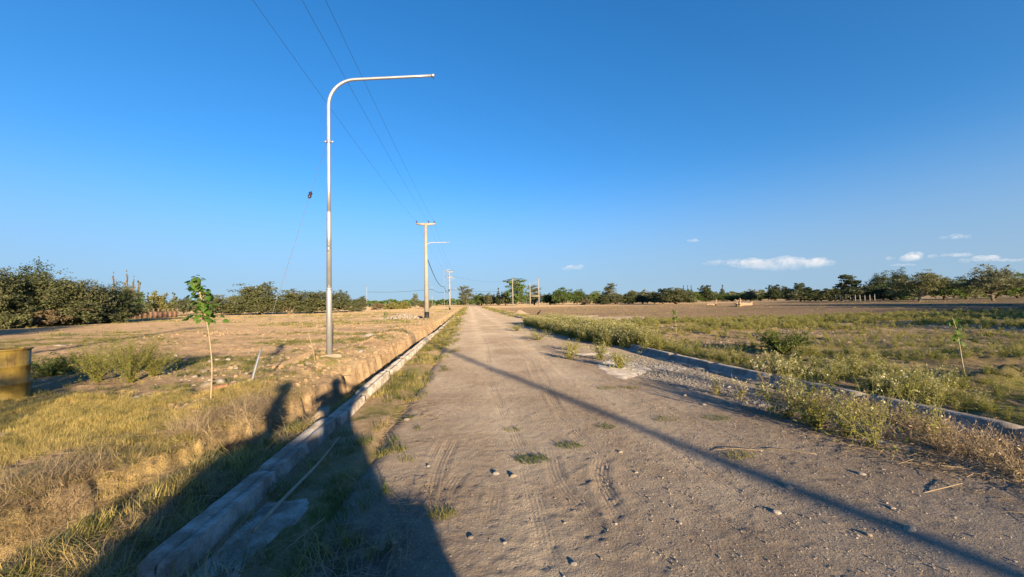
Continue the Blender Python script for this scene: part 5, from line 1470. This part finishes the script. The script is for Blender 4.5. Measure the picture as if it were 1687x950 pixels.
cloud(1470, 1505, 433, 439, 6000, 0.5, 10, 'flat wisp under the puffy cloud')

# ------------------------------------------------------------------ behind the viewer: photographer, added unseen companion and car, whose shadows fall into the picture
A_ = SUN_H.copy(); RGT = Vector((-A_.y, A_.x, 0))            # towards the sun; to the right of the shadow direction
def person_mat(name, shirt, trousers, skin=(0.36, 0.21, 0.14)):
    t = NT(name)
    z = t.n('ShaderNodeSeparateXYZ', {0: t.obj()}).outputs[2]
    at_ = t.attr('skin_zone')
    c = t.mix(t.math('GREATER_THAN', z, 0.98), trousers, shirt)
    c = t.mix(t.math('LESS_THAN', z, 0.09), c, (0.05, 0.045, 0.04))
    c = t.mix(t.math('GREATER_THAN', z, 1.50), c, skin)
    t.bsdf(t.mix(0.3, c, t.ramp(t.noise(t.obj(), 12, 4), [(0.3, 0.7), (0.7, 1.1)]), 'MULTIPLY'), 0.85)
    return t.m
def person(label, loc, rotz, arms, mat, k=1.0, neck=0.058):
    J = {'pel': (0, 0, 0.98), 'sp': (0, 0.01, 1.15), 'ch': (0, 0.0, 1.34), 'nk': (0, 0.0, 1.52), 'hd0': (0, 0.02, 1.60), 'hd1': (0, 0.015, 1.70), 'hd2': (0, 0.0, 1.76)}
    Rr = {'pel': 0.15, 'sp': 0.135, 'ch': 0.155, 'nk': neck, 'hd0': 0.075, 'hd1': 0.088, 'hd2': 0.055}
    E = [('pel', 'sp'), ('sp', 'ch'), ('ch', 'nk'), ('nk', 'hd0'), ('hd0', 'hd1'), ('hd1', 'hd2')]
    for s_, n_ in ((-1, 'l'), (1, 'r')):
        for nm, p, rad, prev in (('hip', (0.10 * s_, 0, 0.90), 0.10, 'pel'), ('kn', (0.11 * s_, 0.02, 0.50), 0.062, 'hip'), ('an', (0.12 * s_, -0.01, 0.09), 0.042, 'kn'), ('toe', (0.13 * s_, 0.17, 0.04), 0.036, 'an')):
            J[nm + n_] = p; Rr[nm + n_] = rad; E.append((prev + n_ if prev != 'pel' else prev, nm + n_))
        el, wr, tip = arms[n_]
        for nm, p, rad, prev in (('sh', (0.19 * s_, 0, 1.42), 0.065, 'ch'), ('el', el, 0.045, 'sh'), ('wr', wr, 0.032, 'el')):
            J[nm + n_] = p; Rr[nm + n_] = rad; E.append((prev + n_ if prev != 'ch' else prev, nm + n_))
        w = Vector(wr); d = (Vector(tip) - w).normalized(); sd = d.cross(Vector((0, 1, 0.1))).normalized()
        J['pm' + n_] = tuple(w + d * 0.07); Rr['pm' + n_] = 0.030; E.append(('wr' + n_, 'pm' + n_))
        for q in range(5):
            off = (q - 1.5) * 0.020 if q < 4 else -0.055 * s_
            base = w + d * (0.085 if q < 4 else 0.04) + sd * off
            ln = (0.065, 0.075, 0.07, 0.055, 0.05)[q]
            J['f%d%s' % (q, n_)] = tuple(base); J['g%d%s' % (q, n_)] = tuple(base + d * ln + Vector((0, 0.012, 0)))
            Rr['f%d%s' % (q, n_)] = 0.009; Rr['g%d%s' % (q, n_)] = 0.007
            E += [('pm' + n_ if q < 4 else 'wr' + n_, 'f%d%s' % (q, n_)), ('f%d%s' % (q, n_), 'g%d%s' % (q, n_))]
    names = list(J); ix = {n: i for i, n in enumerate(names)}
    me = bpy.data.meshes.new('body'); me.from_pydata([J[n] for n in names], [(ix[a], ix[b]) for a, b in E], [])
    me.materials.append(mat)
    root = empty('person', loc, rotz); root.scale = (k, k, k)
    o = link('body', me, root)
    sk = o.modifiers.new('skin', 'SKIN'); sub = o.modifiers.new('sub', 'SUBSURF'); sub.levels = sub.render_levels = 1
    for i, n in enumerate(names):
        v = me.skin_vertices[0].data[i]; v.radius = (Rr[n] * (1.25 if n in ('pel', 'sp', 'ch') else 1), Rr[n] * (0.8 if n in ('pel', 'sp', 'ch') else 1)); v.use_root = (n == 'pel')
    b = MB(); b.lathe([(0.104, 1.69), (0.108, 1.73), (0.085, 1.79), (0.03, 1.815)], seg=14); b.build('hair', M_BLACK, root, True)
    MB().add([(-0.012, 0.10, 1.665), (0.012, 0.10, 1.665), (0, 0.125, 1.655), (0, 0.10, 1.70)], [(0, 1, 2), (0, 2, 3), (1, 3, 2)]).build('nose', mat, root)
    return tag(root, label, 'person')
pm1 = person_mat('photographer_clothes', (0.10, 0.13, 0.20), (0.05, 0.06, 0.09)); pm2 = person_mat('added_companion_clothes', (0.30, 0.28, 0.25), (0.09, 0.08, 0.07))
p = A_ * 0.42 + RGT * 0.04
face = math.atan2(-p.x, -p.y + 0.0001)
person('person in dark clothes raising a phone with both hands behind the viewpoint', (p.x, p.y, rz(p.x, p.y)), 0.25, {'l': ((-0.40, 0.14, 1.40), (-0.12, 0.36, 1.52), (-0.07, 0.37, 1.62)), 'r': ((0.46, 0.10, 1.58), (0.15, 0.36, 1.56), (0.08, 0.37, 1.64))}, pm1, 0.985, 0.10)
tag(MB().box((0, 0, 0), (0.155, 0.008, 0.075)).build('phone', M_BLACK, None, loc=(0.02, -0.03, CAM_H - 0.01)), 'black phone held up by the person behind the viewpoint', 'phone')
p = A_ * 0.55 - RGT * 0.74  # unseen companion, added and posed for the narrow left shadow lobe
person('unseen person in light shirt added behind the viewpoint to cast the left shadow lobe', (p.x, p.y, 0.0), math.atan2(-RGT.x, RGT.y) + 0.1, {'l': ((-0.26, 0.02, 1.14), (-0.25, 0.10, 0.90), (-0.24, 0.14, 0.78)), 'r': ((0.26, 0.02, 1.14), (0.25, 0.10, 0.90), (0.24, 0.14, 0.78))}, pm2, 1.0, 0.10)
# car: section lofted along its length, nose towards the viewpoint
M_CAR = plain('car_paint', (0.22, 0.23, 0.25), 0.3, 0.3, 0.04, 2, 0.5)
M_GLASS = plain('car_glass', (0.02, 0.025, 0.03), 0.08, 0, 0.05, 2, 0.8)
M_RUB = plain('tyre_rubber', (0.025, 0.025, 0.025), 0.85)
car = empty('parked_car')
cpos = A_ * 1.85 - RGT * 0.09
car.location = (cpos.x, cpos.y, 0.0)
car.rotation_euler[2] = math.atan2(A_.y, A_.x) - R(9)               # local x runs from the nose backwards
def loft(stations, name, mat, parent):
    V = []
    for x, wb, wt, zb, zt in stations:
        zm = zb + 0.55 * (zt - zb)
        V += [(x, -wb, zb), (x, -wb * 1.03, zm), (x, -wt, zt - 0.03), (x, -wt * 0.85, zt), (x, wt * 0.85, zt), (x, wt, zt - 0.03), (x, wb * 1.03, zm), (x, wb, zb)]
    n = len(stations); m = 8; V = np.array(V)
    i = np.arange(n - 1)[:, None] * m; j = np.arange(m)[None, :]; k = (j + 1) % m
    q = np.stack([i + j, i + k, i + m + k, i + m + j], -1).reshape(-1, 4)
    b = MB(); b.add(V, None, np.concatenate([q, [[0, 3, 4, 7], [0, 1, 2, 3], [4, 5, 6, 7]], [[(n - 1) * m + a for a in f] for f in ((7, 4, 3, 0), (3, 2, 1, 0), (7, 6, 5, 4))]]))
    return b.build(name, mat, parent)
loft([(0.0, 0.70, 0.62, 0.42, 0.86), (0.12, 0.78, 0.72, 0.30, 1.02), (0.6, 0.82, 0.76, 0.27, 1.07), (1.35, 0.83, 0.78, 0.27, 1.12), (2.4, 0.83, 0.79, 0.27, 1.13), (3.6, 0.83, 0.79, 0.27, 1.13), (4.25, 0.80, 0.76, 0.30, 1.10), (4.4, 0.74, 0.7, 0.42, 0.95)], 'body', M_CAR, car)
loft([(1.20, 0.72, 0.70, 1.08, 1.16), (1.85, 0.72, 0.62, 1.10, 1.74), (2.3, 0.72, 0.60, 1.10, 1.80), (3.4, 0.72, 0.60, 1.10, 1.78), (4.15, 0.70, 0.60, 1.08, 1.62), (4.3, 0.68, 0.64, 1.06, 1.14)], 'cabin', M_CAR, car)
for s_ in (-1, 1):
    MB().add([(1.5, 0.731 * s_, 1.16), (2.45, 0.731 * s_, 1.16), (2.45, 0.685 * s_, 1.66), (1.85, 0.685 * s_, 1.66)], None, [(0, 1, 2, 3)]).build('side_window', M_GLASS, car)
    MB().add([(2.55, 0.731 * s_, 1.16), (3.9, 0.731 * s_, 1.16), (3.75, 0.685 * s_, 1.64), (2.55, 0.685 * s_, 1.66)], None, [(0, 1, 2, 3)]).build('side_window', M_GLASS, car)
    MB().box((0.03, 0.52 * s_, 0.80), (0.12, 0.26, 0.12)).build('headlight', M_PALE, car)
    MB().box((1.55, 0.92 * s_, 1.20), (0.10, 0.16, 0.12)).build('mirror', M_CAR, car)
    for x in (0.85, 3.5):
        w_ = MB().tube([(x, 0.62 * s_, 0.33), (x, 0.84 * s_, 0.33)], 0.33, 20).build('wheel', M_RUB, car)
        MB().tube([(x, 0.83 * s_, 0.33), (x, 0.855 * s_, 0.33)], 0.20, 14).build('rim', M_GALV, w_)
tag(car, 'grey sport utility car parked on the road behind the viewpoint', 'car')
